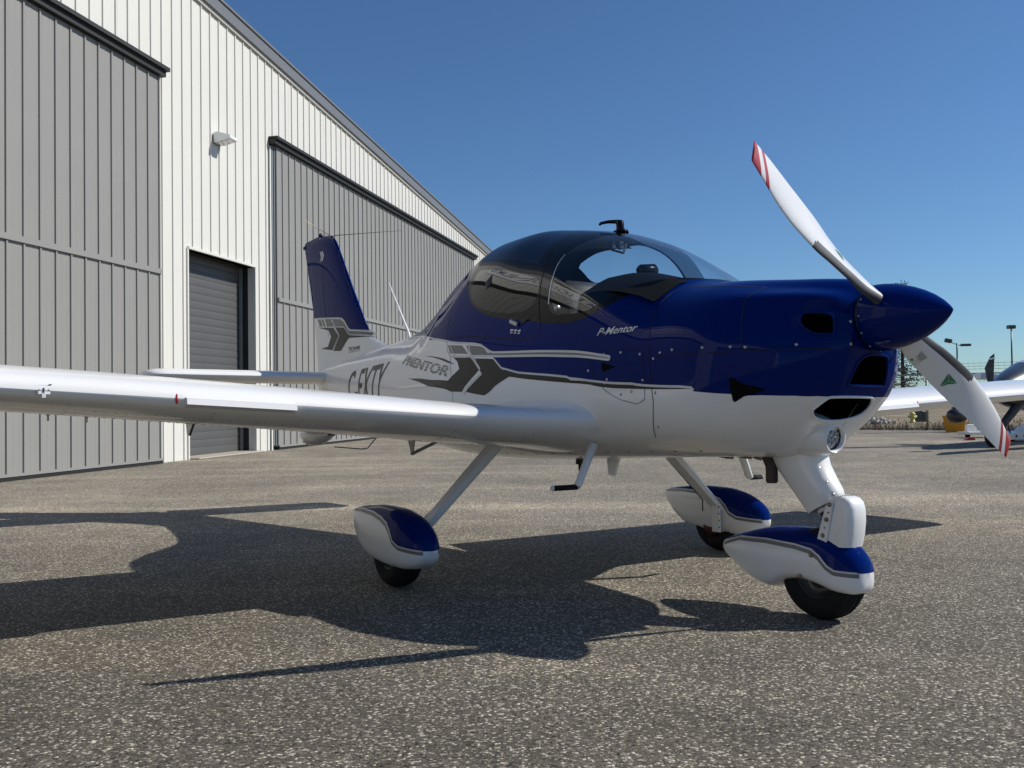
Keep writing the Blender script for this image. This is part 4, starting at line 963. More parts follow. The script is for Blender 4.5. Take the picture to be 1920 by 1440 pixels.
for sgn in (-1, 1):
    w_ = empty('wing', (0, 0, 0), 0, ac)
    ys_ = [.40, .45, .50, .53, .56, .60, .65, .72, .78, .84, .89, .93, .97, 1.02, 1.1, 1.5, 2, 2.5, 3, 3.5, 4, 4.3]
    S_ = [st_at(y) for y in ys_]; S_ += [(4.40, .55, -.70, zle(4.4), .18, .10, -.02), (4.47, .46, -.6, zle(4.47), .12, .07, -.02), (4.50, .35, -.5, zle(4.5), .05, .03, -.02)]
    panel = wing_part('wing_panel', S_, 0, .76, WHITE, w_, sgn)
    fl_ = [st_at(y) for y in (.62, 1.5, 2.58)]; wing_part('flap', fl_, .767, 1, WHITE, w_, sgn, 10)
    al_ = [st_at(y) for y in (2.6, 3.5, 4.3)]; wing_part('aileron', al_, .767, 1, WHITE, w_, sgn, 10)
    mb = MB(); Vs = []
    for y in (1.806, 2.222):
        z = zle(y)-.006; Vs += [(.556, sgn*y, z+.014), (.604, sgn*y, z+.009), (.611, sgn*y, z-.015), (.556, sgn*y, z-.026)]
    mb.add(Vs, [(0, 1, 2, 3), (7, 6, 5, 4), (0, 4, 5, 1), (1, 5, 6, 2), (2, 6, 7, 3), (3, 7, 4, 0)])
    mb.build('stall_strip', WHITE, w_)
    mb = MB(); y = 2.253; mb.tube([(.574, sgn*y, zle(y)+.014), (.583, sgn*y, zle(y)-.002), (.580, sgn*y, zle(y)-.020)], .0045, 8); mb.build('strip_marker', REDP, w_, True)
    # brackets and fairings under the trailing edge
    for y, x in ((1.97, -.45), (3.2, -.45)):
        z = zle(y)-.065; mb = MB(); mb.prism([(x+.09, 0, z), (x-.07, 0, z), (x-.045, 0, z-.062), (x-.01, 0, z-.07)], (0, sgn*y-.006, 0), (0, sgn*y+.006, 0)); mb.build('hinge_bracket', STEEL, w_)
    y = 1.36; z = zle(y)-.105; f_ = Loft([(-.62, z-.012, z+.01, .01, z, 2, 2), (-.5, z-.055, z+.02, .035, z, 2, 2), (-.35, z-.05, z+.02, .05, z, 2, 2), (-.18, z-.005, z+.02, .02, z, 2, 2)], y0=sgn*y)
    X_, V_ = np.meshgrid(np.linspace(-.62, -.18, 18), np.linspace(0, 2, 21), indexing='ij'); mesh('hinge_fairing', f_.S(X_, V_).reshape(-1, 3), [(i*21+j, i*21+j+1, (i+1)*21+j+1, (i+1)*21+j) for i in range(17) for j in range(20)], WHITE, w_, True)
    mb = MB(); y = .78; z = zle(y)-.115; mb.prism([(-.52, sgn*y-.003, z), (-.44, sgn*y-.003, z), (-.462, sgn*y-.003, z-.075), (-.478, sgn*y-.003, z-.075)], (0, 0, 0), (0, .006, 0)); mb.tube([(-.36, sgn*(y-.13), z+.01), (-.47, sgn*y, z-.070)], .009, 6); mb.lathe([(.001, -.009), (.009, -.009), (.009, .009), (.001, .009)], (-.47, sgn*y, z-.070), (0, 1, 0), 12); mb.build('flap_bracket', GALV, w_, auto=40)
    mb = MB(); mb.tube([(-.58, sgn*.93, .76), (-.60, sgn*.94, .71), (-.62, sgn*.98, .655), (-.63, sgn*1.01, .65), (-.66, sgn*1.16, .665)], .003, 6); mb.build('vent_tube', BLKMAT, w_, True)
    for y in (2.45, 2.60): mb = MB(); z = zle(y)-.062; mb.tube([(-.25, sgn*y, z+.01), (-.25, sgn*y, z-.012)], .008, 8); mb.tube([(-.25, sgn*y, z-.012), (-.25, sgn*y, z-.034)], .0045, 8); mb.build('tie_down', WHITE, w_, True)
    # rivet rows of the lower skin
    mb = MB()
    for y in list(np.arange(.72, 4.2, .035)):
        for k in (.12, .32, .33+.001, .62):
            s_ = st_at(y); c = s_[1]-s_[2]; x = s_[1]-k*c; z = s_[3]+s_[6]*k-foil(k, s_[5]); mb.box((x, sgn*y, z-.0002), (.0022, .0022, .0009))
    for y in (.72, 1.05, 1.4, 1.75, 2.1, 2.6, 3.1, 3.6):
        for k in np.arange(.05, .75, .025):
            s_ = st_at(y); c = s_[1]-s_[2]; x = s_[1]-k*c; z = s_[3]+s_[6]*k-foil(k, s_[5]); mb.box((x, sgn*y, z-.0002), (.0022, .0022, .0009))
            z = s_[3]+s_[6]*k+foil(k, s_[4])
            if k > .3: mb.box((x, sgn*y, z+.0002), (.003, .003, .0009))
    o = mb.build('rivet_row', BLKMAT if sgn < 0 else BLKMAT, w_); o['kind'] = 'stuff'
    if sgn < 0:
        y = 2.69; mb = MB(); z = zle(y)
        mb.box((.574, -y, z+.002), (.005, .019, .018), Matrix.Rotation(-.15, 3, 'Y'), bev=.002); mb.box((.582, -y, z-.018), (.004, .006, .008)); mb.build('stall_warning_plate', WHITE, w_)
        mb = MB(); mb.box((.580, -y, z-.001), (.003, .0018, .009)); mb.box((.579, -y-.015, z+.001), (.003, .0018, .0018)); mb.box((.579, -y+.015, z+.001), (.003, .0018, .0018)); mb.box((.577, -y+.02, z+.02), (.002, .004, .0012))
        mb.tube([(.583, -y-.024, z), (.592, -y-.024, z-.016)], .0018, 6); mb.build('stall_vane', BLKMAT, w_)
    # tailplane half
    h_ = [(y, -3.515, -4.20, 1.20, .11, .11, 0) for y in (.05, .4, .8, 1.2, 1.45)]+[(1.53, -3.53, -4.18, 1.20, .10, .10, 0), (1.585, -3.58, -4.14, 1.20, .07, .07, 0), (1.605, -3.68, -4.05, 1.20, .02, .02, 0)]
    wing_part('tailplane', h_, 0, 1, WHITE, ac, sgn, 20)

# fin and rudder: a height field on both sides of the centre plane
LEp = [(1.35, -2.35), (1.415, -2.506), (1.50, -2.79), (1.62, -2.93), (1.943, -3.205), (2.367, -3.542), (2.46, -3.63), (2.50, -3.72), (2.54, -3.95)]
TEp = [(1.10, -4.02), (1.22, -4.03), (1.49, -4.075), (1.82, -4.16), (2.44, -4.385), (2.54, -4.42)]
def finh(x, z):
    xl = np.interp(z, [a for a, _ in LEp], [b for _, b in LEp]); xt = np.interp(z, [a for a, _ in TEp], [b for _, b in TEp]); c = xl-xt
    k = np.clip((xl-x)/c, 0, 1); t = np.interp(z, [1.3, 1.7, 2.5], [.085, .10, .10])
    cc = np.minimum(c, 1.0); top = np.clip((2.545-z)/.05, 0, 1)**.5
    return 5*t*cc*(.2969*np.sqrt(k)-.126*k-.3516*k*k+.2843*k**3-.1036*k**4)*top + .0015
out_ = [(b, a) for a, b in LEp] + [(-4.37, 2.543), (-4.41, 2.53), (-4.40, 2.46), (-4.16, 1.82), (-4.075, 1.49), (-4.03, 1.22), (-3.9, 1.20), (-3.0, 1.25)]
hinge = [(-3.93, 2.60), (-3.92, 2.36), (-3.845, 2.265), (-3.743, 1.743), (-3.682, 1.575), (-3.662, 1.15)]
bl_ = [(-4.6, 1.83), (-4.047, 1.776), (-3.40, 1.713), (-3.32, 1.70), (-3.265, 1.67), (-3.18, 1.60), (-3.14, 1.585), (-2.803, 1.55), (-2.72, 1.512), (-2.2, 1.50)]
outd = dens(out_, .03, True)
gp = [(x, z) for x in np.arange(-4.45, -2.3, .035) for z in np.arange(1.1, 2.56, .035)]; gp = [p for p, q in zip(gp, pip(gp, outd)) if q]
lf_ = [(outd, True), (dens(hinge, .03), False), (dens(bl_, .03), False)]
V2, F2 = cdt(thin(gp, lf_, .006), lf_); cen = np.array([V2[list(f)].mean(0) for f in F2]); ins = pip(cen, outd)
Bz = np.array(bl_); Hx = np.array(hinge)[::-1]
isb = cen[:, 1] > np.interp(cen[:, 0], Bz[:, 0], Bz[:, 1]); isr = cen[:, 0] < np.interp(cen[:, 1], Hx[:, 1], Hx[:, 0])
Hh = finh(V2[:, 0], V2[:, 1])
for nm, sel in (('fin', ins & ~isr), ('rudder', ins & isr)):
    V = []; Fc = []; mi = []
    for sg in (-1, 1):
        used = {}
        for i in np.flatnonzero(sel):
            f = []
            for j in F2[i]:
                if j not in used: used[j] = len(V); V.append((V2[j, 0], sg*Hh[j], V2[j, 1]))
                f.append(used[j])
            a, b, c = [Vector(V[q]) for q in f]
            if (b-a).cross(c-a).y*sg < 0: f = f[::-1]
            Fc.append(f); mi.append(1 if isb[i] else 0)
    o = mesh(nm, V, Fc, [WHITE, BLUE], ac, True, mi)
    if nm == 'fin': fin = o
    else: rud = o
def fin_film(poly, name, m, sides=(-1, 1), off=.002, parent=None):
    poly = dens(poly, .03, True); A = np.array(poly); g = [(x, z) for x in np.arange(A[:, 0].min(), A[:, 0].max(), .03) for z in np.arange(A[:, 1].min(), A[:, 1].max(), .03)]
    g = [p for p, q in zip(g, pip(g, poly)) if q] if g else []; g = thin(g, [(poly, True)], .005) if g else []
    Vq, Fq = cdt(g, [(poly, True)]); ce = np.array([Vq[list(f)].mean(0) for f in Fq]); ok = pip(ce, poly); V = []; Fc = []
    for sg in sides:
        k = len(V); V += [(a, sg*(float(finh(np.array(a), np.array(b)))+off), b) for a, b in Vq]; Fc += [[i+k for i in f] for f, q in zip(Fq, ok) if q]
    return mesh(name, V, Fc, m, parent or fin, True)
g1 = [(-4.025, 1.763), (-3.926, 1.753), (-3.855, 1.682), (-3.96, 1.692)]; g1b = [(-3.897, 1.75), (-3.83, 1.744), (-3.764, 1.673), (-3.825, 1.679)]
g2 = [(-3.784, 1.742), (-3.602, 1.724), (-3.531, 1.651), (-3.719, 1.666)]; g3 = [(-3.571, 1.721), (-3.37, 1.699), (-3.287, 1.665), (-3.185, 1.581), (-2.823, 1.542), (-2.756, 1.512), (-3.192, 1.553), (-3.229, 1.567), (-3.302, 1.621), (-3.492, 1.648)]
c1 = [(-3.995, 1.681), (-3.547, 1.641), (-3.423, 1.556), (-3.602, 1.446), (-3.939, 1.482), (-3.722, 1.487), (-3.622, 1.567), (-3.682, 1.63)]
c2 = [(-3.508, 1.641), (-3.284, 1.617), (-3.156, 1.541), (-2.76, 1.498), (-3.181, 1.520), (-3.385, 1.424), (-3.57, 1.437), (-3.4, 1.554)]
for q in (g1, g1b, g2, g3): fin_film(q, 'grey_stripe', GREY)
for q in (c1, c2): fin_film(q, 'black_chevron', BLACKST)
def fin_line(L, w, name, m):
    V = []; Fc = []; L = dens(L, .03)
    for sg in (-1, 1):
        k = len(V)
        for i, (a, b) in enumerate(L):
            t = np.array(L[min(i+1, len(L)-1)])-np.array(L[max(i-1, 0)]); t = t/np.linalg.norm(t); nn_ = np.array([-t[1], t[0]])*w/2
            for s2 in (-1, 1): V.append((a+nn_[0]*s2, sg*(float(finh(np.array(a), np.array(b)))+.003), b+nn_[1]*s2))
        Fc += [(k+2*i, k+2*i+1, k+2*i+3, k+2*i+2) for i in range(len(L)-1)]
    return mesh(name, V, Fc, m, fin)
fin_line(bl_[1:-1], .009, 'silver_stripe', SILVER); fin_line([(-4.0, 1.69), (-3.5, 1.645), (-3.28, 1.622), (-3.17, 1.548), (-2.74, 1.50)], .007, 'silver_stripe', SILVER); fin_line([(-3.60, 1.722), (-3.50, 1.64), (-3.40, 1.557), (-3.60, 1.44)], .012, 'silver_stripe', SILVER)
fin_line(hinge[1:-1], .005, 'hinge_gap', GAP)
def on_fin(x0, x1, z0, h):
    def fn(u, w): x = x0+u*(x1-x0); z = z0+w*h; return (x, -(float(finh(np.array(x), np.array(z)))+.0022), z)
    return fn
letter_on(on_fin(-3.205, -2.95, 1.408, .032), 'TECNAM', 'maker_lettering', BLACKST, fin, bold=.02, shear=.2, space=1.15)
letter_on(on_fin(-3.20, -2.95, 1.392, .009), 'QUALITY AIRCRAFT SINCE 1948', 'maker_lettering', BLACKST, fin)
for dx in (0, .045):
    for sz in (1, -1): fin_film([(-3.86+dx+(.0 if sz > 0 else 0), 2.325), (-3.825+dx, 2.325), (-3.86+dx, 2.325+sz*.045), (-3.895+dx, 2.325+sz*.045)], 'arrow_emblem', SILVER, parent=rud if dx == 0 else fin)
mb = MB(); mb.box((-4.41, 0, 2.50), (.03, .012, .018), bev=.008); mb.build('tail_light', BLKMAT, rud)
mb = MB(); mb.lathe([(.02, 0), (.022, .012), (.012, .03), (.001, .034)], (-3.98, 0, 2.535), (0, 0, 1), 12); mb.build('strobe_light', BLKMAT, fin, True)
for sg in (-1, 1):
    mb = MB(); mb.tube([(-3.72, 0, 2.49), (-3.70, sg*.03, 2.50), (-3.2, sg*.46, 2.50)], [.006, .004, .0018], 6); mb.build('whisker_antenna', BRONZE, fin, True)
mb = MB(); mb.tube([(-2.10, 0, 1.41), (-2.12, 0, 1.47), (-2.475, 0, 1.897)], [.014, .010, .0065], 8); mb.build('whip_antenna', WHITE, fus, True)
mb = MB(); mb.prism([(.37, 0, .60), (.27, 0, .60), (.285, 0, .512), (.33, 0, .508)], (0, -.007, 0), (0, .007, 0)); mb.build('belly_antenna', WHITE, fus)
mb = MB(); mb.tube([(.158, -.1, .60), (.158, -.1, .565)], .022, 8); mb.tube([(.158, -.1, .565), (.158, -.1, .53)], .008, 8); mb.build('drain_valve', BLKMAT, fus, True)
mb = MB(); mb.tube([(1.41, -.06, .66), (1.440, -.06, .60), (1.440, -.06, .535)], .025, 16, caps=False); mb.tube([(1.440, -.06, .53), (1.440, -.06, .60)], .021, 16, caps=False); mb.build('exhaust_pipe', PIPE, loc_, True)
mb = MB()
for i, x in enumerate(np.arange(.75, 1.32, .06)): mb.tube([(x, .25+.02*(i % 2), .622), (x+.05, .25, .619)], .008+.004*(i % 3), 6)
mb.build('belly_fittings', BRONZE, fus, True)

# ------------------------------------------------------------------ boarding steps
for sgn in (-1, 1):
    s_ = empty('boarding_step', (0, 0, 0), 0, ac)
    mb = MB(); mb.tube([(.752, sgn*.46, .69), (.745, sgn*.545, .508), (.745, sgn*.556, .497)], [.026, .024, .022], 12, flat=.6); mb.build('step_leg', WHITE, s_, True)
    mb = MB(); mb.tube([(.748, sgn*.556, .497), (.72, sgn*.665, .494)], .0125, 12); mb.build('step_grip', RUBBER, s_, True)
    mb = MB(); mb.tube([(.72, sgn*.665, .494), (.717, sgn*.678, .494)], [.0135, .009], 12); mb.build('step_cap', WHITE, s_, True)

# ------------------------------------------------------------------ landing gear
def wheel(parent, c, r, w, rimm, name='wheel'):
    wh = empty(name, c, 0, parent)
    mb = MB(); h = w/2; mb.lathe([(r*.52, -h*.8), (r*.62, -h*.98), (r*.80, -h), (r*.93, -h*.78), (r*.985, -h*.45), (r*.992, -h*.42), (r*.992, -h*.40), (r*.968, -h*.385), (r*.968, -h*.335), (r*.996, -h*.32), (r, -h*.10), (r*.972, -h*.085), (r*.972, -h*-.085), (r, h*.10), (r*.996, h*.32), (r*.968, h*.335), (r*.968, h*.385), (r*.992, h*.40), (r*.985, h*.45), (r*.93, h*.78), (r*.80, h), (r*.62, h*.98), (r*.52, h*.8)], (0, 0, 0), (0, 1, 0), 48); mb.build('tyre', RUBBER, wh, True)
    mb = MB()
    for s_ in (-1, 1): mb.lathe([(.001, s_*h*.55), (r*.16, s_*h*.6), (r*.2, s_*h*.35), (r*.42, s_*h*.3), (r*.5, s_*h*.72), (r*.55, s_*h*.8)], (0, 0, 0), (0, 1, 0), 32)
    mb.build('rim', rimm, wh, True)
    return wh
def pod(name, stn, y0, line, parent, lines_w):
    lf = Loft(stn, y0=y0); x0, x1 = stn[0][0], stn[-1][0]
    ln = [(x, lf.T(x, z)) for x, z in dens(line, .015)]
    L_ = [(ln, False), (mir(ln), False)]
    P_ = grid(np.concatenate([np.linspace(x0, x1-.05, 50), np.linspace(x1-.048, x1-1e-4, 22)]), np.linspace(0, 2, 73))
    B_ = np.array(ln)
    def cl(c, p3):
        T = np.where(c[:, 1] > 1, 2-c[:, 1], c[:, 1]); return np.where((T > np.interp(c[:, 0], B_[:, 0], B_[:, 1])) & (c[:, 0] > ln[0][0]), 1, 0)
    r_ = shell(lf, P_, L_, cl, {0: (name, WHITE), 1: (name, BLUE)}, parent)[name]
    ag, asv = ([], [], []), ([], [], [])
    lo = [(x, lf.T(x, z-.010)) for x, z in dens(line, .012)]; lo2 = [(x, lf.T(x, z-.020)) for x, z in line]
    cutx = stn[-1][0]-.007; ln2 = [q for q in ln if q[0] < cutx]; lo = [q for q in lo if q[0] < cutx]
    for f in ((lambda L: L), mir):
        ribbon(lf, f(ln2), .007, .0014, asv, .01); ribbon(lf, f(lo), .016, .0010, ag, .01)
    flush(asv, 'silver_stripe', SILVER, r_); flush(ag, 'grey_stripe', GREY, r_)
    return r_, lf
mp = [(-.50, .322, .33, .004, .326), (-.49, .300, .340, .02, .322), (-.45, .262, .350, .045, .31), (-.35, .185, .366, .078, .27), (-.25, .135, .376, .096, .25), (-.1, .112, .385, .112, .24), (.05, .105, .382, .118, .235), (.17, .106, .364, .115, .225), (.26, .118, .333, .10, .215), (.33, .145, .292, .073, .21), (.36, .172, .258, .045, .21), (.370, .198, .226, .020, .21), (.3735, .2098, .2112, .001, .2105)]
mp = [(x, a, b, w*.86, c, 2.3, 3.2) for x, a, b, w, c in mp]
ml = [(-.47, .347), (-.3, .357), (-.12, .353), (.0, .338), (.075, .318), (.125, .285), (.16, .245), (.215, .222), (.3715, .2105)]
for sgn in (-1, 1):
    g_ = empty('main_gear', (0, 0, 0), 0, ac)
    pod('wheel_fairing', mp, sgn*1.097, ml, g_, None)
    wheel(g_, (.0, sgn*1.09, .18), .18, .14, CHAR)
    mb = MB(); P = [Vector((.045, sgn*.40, .80)), Vector((.05, sgn*.584, .65)), Vector((.06, sgn*.79, .46)), Vector((.07, sgn*1.02, .245))]; V = []
    for i, q in enumerate(P):
        wd = (.062, .060, .055, .048)[i]; th = (.022, .021, .018, .015)[i]; n_ = Vector((0, .70*sgn, .72)); 
        for a, b in ((wd, .0), (wd*.72, 1), (-wd*.72, 1), (-wd, 0), (-wd*.72, -1), (wd*.72, -1)): V.append(q+Vector((a, 0, 0))+n_*th*b)
    o = mesh('gear_leg', V, [(i*6+j, i*6+(j+1) % 6, (i+1)*6+(j+1) % 6, (i+1)*6+j) for i in range(3) for j in range(6)]+[tuple(range(18, 24))], WHITE, g_)
    mb = MB(); mb.box((.085, sgn*.968, .20), (.034, .006, .078), bev=.004); mb.build('axle_plate', WHITE, g_)
    mb = MB(); mb.lathe([(.001, -.008), (.050, -.010), (.058, 0), (.058, .010), (.03, .010)], (-.015, sgn*1.018, .145), (0, 1, 0), 24); mb.build('brake_disc', BRAKE, g_, True)
    mb = MB()
    for dz in (-.06, -.02, .02, .06): mb.lathe([(.001, .003), (.005, .003), (.005, 0)], (.12, sgn*.957, .215+dz), (0, -sgn, 0), 8)
    mb.build('axle_bolt', BLKMAT, g_)
    mb = MB(); mb.tube([(.0, sgn*.60, .62), (.0, sgn*.80, .44), (-.01, sgn*.95, .31), (-.03, sgn*.97, .24)], .004, 6); mb.build('brake_line', BLKMAT, g_, True)
ng = empty('nose_gear', (0, 0, 0), 0, ac)
npd = [(1.105, .232, .245, .004, .24), (1.115, .222, .258, .02, .238), (1.16, .196, .280, .045, .235), (1.25, .150, .308, .074, .225), (1.35, .113, .334, .092, .215), (1.42, .100, .347, .099, .21), (1.46, .112, .351, .102, .21), (1.51, .142, .355, .104, .215), (1.60, .154, .358, .105, .22), (1.68, .142, .352, .104, .215), (1.75, .124, .330, .097, .21), (1.80, .122, .300, .080, .205), (1.835, .134, .258, .054, .205), (1.849, .162, .226, .026, .206), (1.8535, .2075, .2085, .001, .208)]
npd = [(x, a, b, w, c, 2.1, 3.8) for x, a, b, w, c in npd]
nl = [(1.13, .256), (1.25, .291), (1.42, .299), (1.58, .294), (1.66, .283), (1.70, .262), (1.735, .229), (1.765, .213), (1.852, .208)]
pod('wheel_fairing', npd, 0, nl, ng, None)
wheel(ng, (1.64, 0, .18), .18, .125, CHAR)
def levels(name, Lv, m, parent, n=28, e=2.6, cap=True):
    """closed tube through ellipses: (x0, x1, b, z0, z1) with the section tilted from z0 at the back to z1 at the front"""
    V = []
    for x0, x1, b, z0, z1 in Lv:
        for k in range(n):
            a = 2*math.pi*k/n; ca, sa = math.cos(a), math.sin(a); cx = math.copysign(abs(ca)**(2/e), ca); sy = math.copysign(abs(sa)**(2/e), sa); V.append(((x0+x1)/2+cx*(x1-x0)/2, sy*b, (z0+z1)/2+cx*(z1-z0)/2))
    Fc = [(i*n+j, i*n+(j+1) % n, (i+1)*n+(j+1) % n, (i+1)*n+j) for i in range(len(Lv)-1) for j in range(n)]
    if cap: Fc += [tuple(range(n)), tuple((len(Lv)-1)*n+j for j in range(n))]
    o = mesh(name, V, Fc, m, parent); o.data.polygons.foreach_set('use_smooth', [True]*len(o.data.polygons)); o.data.set_sharp_from_angle(angle=R(50)); return o
lg = levels('leg_fairing', [(1.395, 1.655, .076, .66, .66), (1.425, 1.668, .076, .61, .61), (1.468, 1.695, .072, .56, .565), (1.528, 1.728, .066, .49, .515), (1.563, 1.733, .060, .445, .50), (1.597, 1.712, .056, .407, .470)], WHITE, ng, cap=False)
mb = MB(); mb.tube([(1.60, 0, .50), (1.69, 0, .40), (1.70, 0, .33)], .03, 12); mb.build('shock_strut', BLKMAT, ng, True)
mb = MB(); mb.tube([(1.655, 0, .445), (1.665, 0, .425)], .036, 14); mb.build('strut_collar', WHITE, ng, True)
fk = levels('fork_fairing', [(1.675, 1.80, .060, .300, .300), (1.688, 1.812, .060, .345, .345), (1.700, 1.820, .058, .40, .40), (1.715, 1.820, .055, .45, .445), (1.724, 1.812, .052, .478, .472), (1.732, 1.798, .046, .492, .486), (1.745, 1.782, .03, .498, .494)], WHITE, ng, e=3.6)
for sgn in (-1, 1):
    V = [(1.665, sgn*.063, .31), (1.712, sgn*.064, .31), (1.745, sgn*.058, .485), (1.722, sgn*.058, .485), (1.70, sgn*.062, .42)]
    mb = MB(); mb.prism(V, (0, -sgn*.004, 0), (0, sgn*.004, 0)); mb.build('fork_plate', WHITE, ng)
    mb = MB()
    for x, z in ((1.73, .462), (1.715, .403), (1.697, .340)): mb.lathe([(.001, .008), (.006, .008), (.008, .004), (.0095, 0)], (x, sgn*.066, z), (0, sgn, 0), 10)
    for x, z in ((1.724, .43), (1.706, .37)): mb.lathe([(.001, .003), (.004, .002), (.004, 0)], (x, sgn*.066, z), (0, sgn, 0), 8)
    mb.build('fork_bolt', BRONZE, ng, True)
    mb = MB()
    for x, z, rr in ((1.666, .262, .0075), (1.609, .171, .010)): mb.lathe([(.001, .008), (rr, .006), (rr*1.2, 0)], (x, sgn*.101, z), (0, sgn, 0), 12)
    mb.build('fairing_screw', BRONZE, ng, True)
mb = MB()
for z, x in ((.60, 1.665), (.545, 1.70), (.50, 1.73)): mb.lathe([(.001, .006), (.006, .004), (.007, 0)], (x-.005, -.035, z), (.8, -.6, .1), 8)
mb.build('leg_fastener', STEEL, ng, True)

# ------------------------------------------------------------------ landing light
ll = empty('landing_light', (0, 0, 0), 0, loc_); lc = Vector((1.738, -.042, .717)); la = Vector((1, 0, -.16)).normalized()
mb = MB(); mb.lathe([(.094, -.14), (.084, -.08), (.073, -.035), (.063, .0), (.056, .012), (.050, .010), (.047, -.006)], lc, la, 40); mb.build('lamp_housing', WHITE, ll, True)
mb = MB(); mb.lathe([(.048, -.006), (.044, -.002), (.042, -.012), (.001, -.012)], lc, la, 32); mb.build('lamp_bezel', BLKMAT, ll, True)
A_ = la.orthogonal().normalized(); B_ = la.cross(A_); rq = random.Random(4); P2 = [(math.cos(a)*.0435, math.sin(a)*.0435) for a in np.linspace(0, 2*math.pi, 25)[:-1]]
for i in range(-6, 7):
    for j in range(-6, 7):
        a = (i+.5*(j % 2))*.0072+rq.uniform(-.001, .001); b = j*.0063+rq.uniform(-.001, .001)
        if math.hypot(a, b) < .041: P2.append((a, b))
Vq, Fq = cdt(P2, []); Hq = [(-.008+rq.uniform(-.0026, .0026)) for _ in Vq]
mesh('lamp_lens', [lc+A_*a+B_*b+la*h for (a, b), h in zip(Vq, Hq)], Fq, LENS, ll)
mb = MB()
for k in range(6):
    a = k*math.pi/3; mb.lathe([(.0075, -.008), (.0065, -.001), (.003, .001), (.001, .0012)], lc+A_*math.cos(a)*.024+B_*math.sin(a)*.024, la, 12)
mb.lathe([(.0075, -.008), (.0065, -.001), (.003, .001), (.001, .0012)], lc, la, 12); mb.build('lamp_diode', STEEL, ll, True)

# ------------------------------------------------------------------ propeller
pr = empty('propeller', (0, 0, 0), 0, ac); hub = Vector((1.99, 0, 1.173))
mb = MB(); mb.lathe([(.1245, .0), (.1262, .012), (.1255, .04), (.121, .075), (.113, .11), (.101, .15), (.085, .19), (.065, .228), (.043, .26), (.022, .284), (.006, .2985), (.001, .300)], (1.918, 0, 1.173), (1, 0, 0), 64); mb.build('spinner', BLUE, pr, True)
mb = MB(); mb.lathe([(.001, 0), (.112, 0), (.112, .02), (.001, .02)], (1.900, 0, 1.173), (1, 0, 0), 48); mb.build('back_plate', BLKMAT, pr)
mb = MB()
for an in np.arange(0, 360, 30): mb.lathe([(.001, .002), (.0035, .0015), (.004, 0)], (1.926, .1262*math.cos(R(an)), 1.173+.1262*math.sin(R(an))), (0, math.cos(R(an)), math.sin(R(an))), 8)
mb.build('spinner_screw', STEEL, pr, True)
PH = R(55.2); D0 = Vector((0, -math.sin(PH), math.cos(PH))); E0 = Vector((0, math.cos(PH), math.sin(PH))); X0 = Vector((1, 0, 0))
rr_ = [.085, .14, .2, .3, .4, .5, .6, .7, .8, .86, .885, .905]
La = pch(rr_, [-.030, -.040, -.054, -.070, -.084, -.095, -.094, -.083, -.059, -.044, -.036, .030]); Lb = pch(rr_, [.012, .010, .008, .017, .018, .015, .010, .007, .006, .004, .003, -.003])
Ta = pch(rr_, [.030, .042, .048, .043, .042, .043, .039, .037, .037, .035, .034, .033]); Tb = pch(rr_, [-.030, -.042, -.046, -.047, -.042, -.032, -.022, -.015, -.009, -.006, -.005, -.005])
Th = pch([.085, .14, .2, .3, .5, .7, .905], [.040, .032, .026, .020, .015, .010, .005])
def bpt(r, c, side, sg, off=0.):
    a = float(La(r))*(1-c)+float(Ta(r))*c; b = float(Lb(r))*(1-c)+float(Tb(r))*c
    da, db = float(Ta(r)-La(r)), float(Tb(r)-Lb(r)); l = math.hypot(da, db)+1e-9; na, nb_ = -db/l, da/l
    if nb_ < 0: na, nb_ = -na, -nb_
    h = float(Th(r))*(2.6*math.sqrt(max(c, 0))*(1-c)+.0)*(.78 if side > 0 else .42)
    a += na*(h+off)*side; b += nb_*(h+off)*side
    return hub + D0*(r*sg) + E0*(a*sg) + X0*b
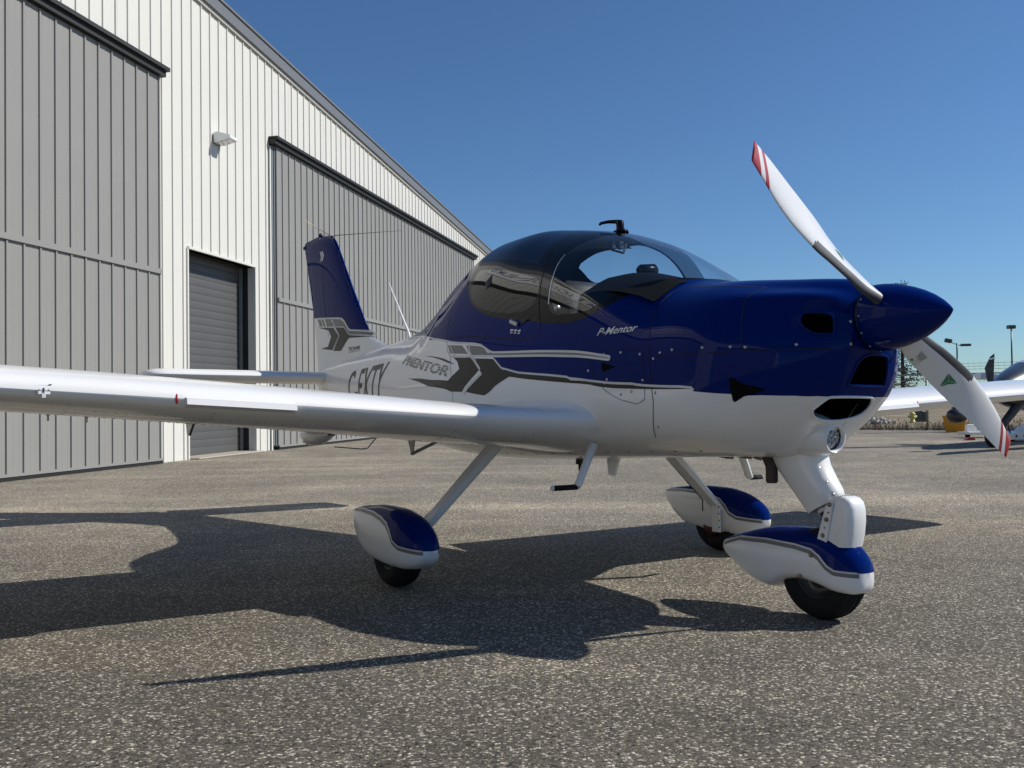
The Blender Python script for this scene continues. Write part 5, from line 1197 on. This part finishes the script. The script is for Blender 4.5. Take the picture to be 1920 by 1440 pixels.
for sg in (1, -1):
    bl = empty('blade', (0, 0, 0), 0, pr)
    cs = [(1-math.cos(math.pi*i/18))/2 for i in range(19)]; n = 37
    def r_of(q, c):
        r = q
        for _ in range(8): r = q+.75*(float(La(r))*(1-c)+float(Ta(r))*c)
        return r
    qa = [r_of(.80, c) for c in cs]; qb = [r_of(.862, c) for c in cs]; rows = [([r]*19, 0) for r in np.linspace(.085, .68, 60)]
    rows += [([.68+(a_-.68)*f for a_ in qa], 0) for f in np.linspace(.1, 1, 12)]
    rows += [([r_of(q, c) for c in cs], 1 if .8179 < q <= .8381 else 0) for q in (.806, .812, .818, .823, .828, .833, .838, .843, .848, .853, .858, .862)]
    rows += [([b_+((.882+.024*c)-b_)*f for b_, c in zip(qb, cs)], 1) for f in (.15, .35, .6, .85, 1)]
    V = []
    for rs_, _ in rows:
        V += [bpt(r, c, 1, sg) for r, c in zip(rs_, cs)] + [bpt(r, c, -1, sg) for r, c in list(zip(rs_, cs))[::-1][1:]][:18]
    Rr = rows; Fc = []; mi = []
    for i in range(len(rows)-1):
        for j in range(n):
            Fc.append((i*n+j, i*n+(j+1) % n, (i+1)*n+(j+1) % n, (i+1)*n+j)); c = cs[min(j, 18)] if j < 18 else cs[max(0, 36-j)]
            r = rows[i][0][9]; k = rows[i+1][1] if not (rows[i][1] == 0 and rows[i+1][1] == 1 and i < 75) else 0
            if i >= 60 and rows[i+1][1] and rows[i][1]: k = 1
            elif i > 82: k = 1
            else: k = 0
            if c < .21 and (j < 18 or r < .30) and r < .505+(.0 if c < .15 else -.012): k = 2
            mi.append(k)
    Fc.append(tuple(range(n))); mi.append(2); Fc.append(tuple((len(Rr)-1)*n+j for j in range(n))); mi.append(1)
    o = mesh('blade_skin', V, Fc, [WHITE, REDP, BOOT], bl, True, mi)
    def film(pts_, name, m, off=.0012):
        cx = sum(p[0] for p in pts_)/len(pts_); 
        return mesh(name, [bpt(r, c, 1, sg, off) for r, c in pts_], [tuple(range(len(pts_)))], m, bl)
    if sg > 0: tri = [(.335, .80), (.335, .46), (.395, .63)]
    else: tri = [(.385, .46), (.405, .90), (.455, .50)]
    cx = sum(p[0] for p in tri)/3; cy = sum(p[1] for p in tri)/3
    for i in range(3):
        a, b = tri[i], tri[(i+1) % 3]; k_ = .10
        t = [(q[0]*(1-k_)+((a[0]+b[0]+cx)/3)*k_, q[1]*(1-k_)+((a[1]+b[1]+cy)/3)*k_) for q in (a, b, (cx, cy))]; film(t, 'green_emblem', GREEN)
    if sg < 0:
        film([(.205, .52), (.205, .98), (.255, .98), (.255, .52)], 'data_label', mat('label_foil', (.66, .67, .62), .5))
        film([(.208, .86), (.208, .96), (.222, .91)], 'label_emblem', GREEN, .002)
        for i in range(5): film([(.212+i*.008, .55), (.212+i*.008, .80-.05*(i % 2)), (.214+i*.008, .80-.05*(i % 2)), (.214+i*.008, .55)], 'label_text', BLACKST, .002)
    mb = MB(); q0 = hub+D0*(sg*.085); mb.lathe([(.001, -.01), (.034, -.01), (.034, .02), (.026, .03)], q0, D0*sg, 20); mb.build('blade_root', BLKMAT, bl, True)
    mb = MB(); q1 = Vector(hub)+D0*(sg*.112)+X0*(-.02)-E0*(sg*.02); mb.box(q1, (.035, .004, .004)); mb.build('root_seal', BLKMAT, bl)
bpy.context.view_layer.update()
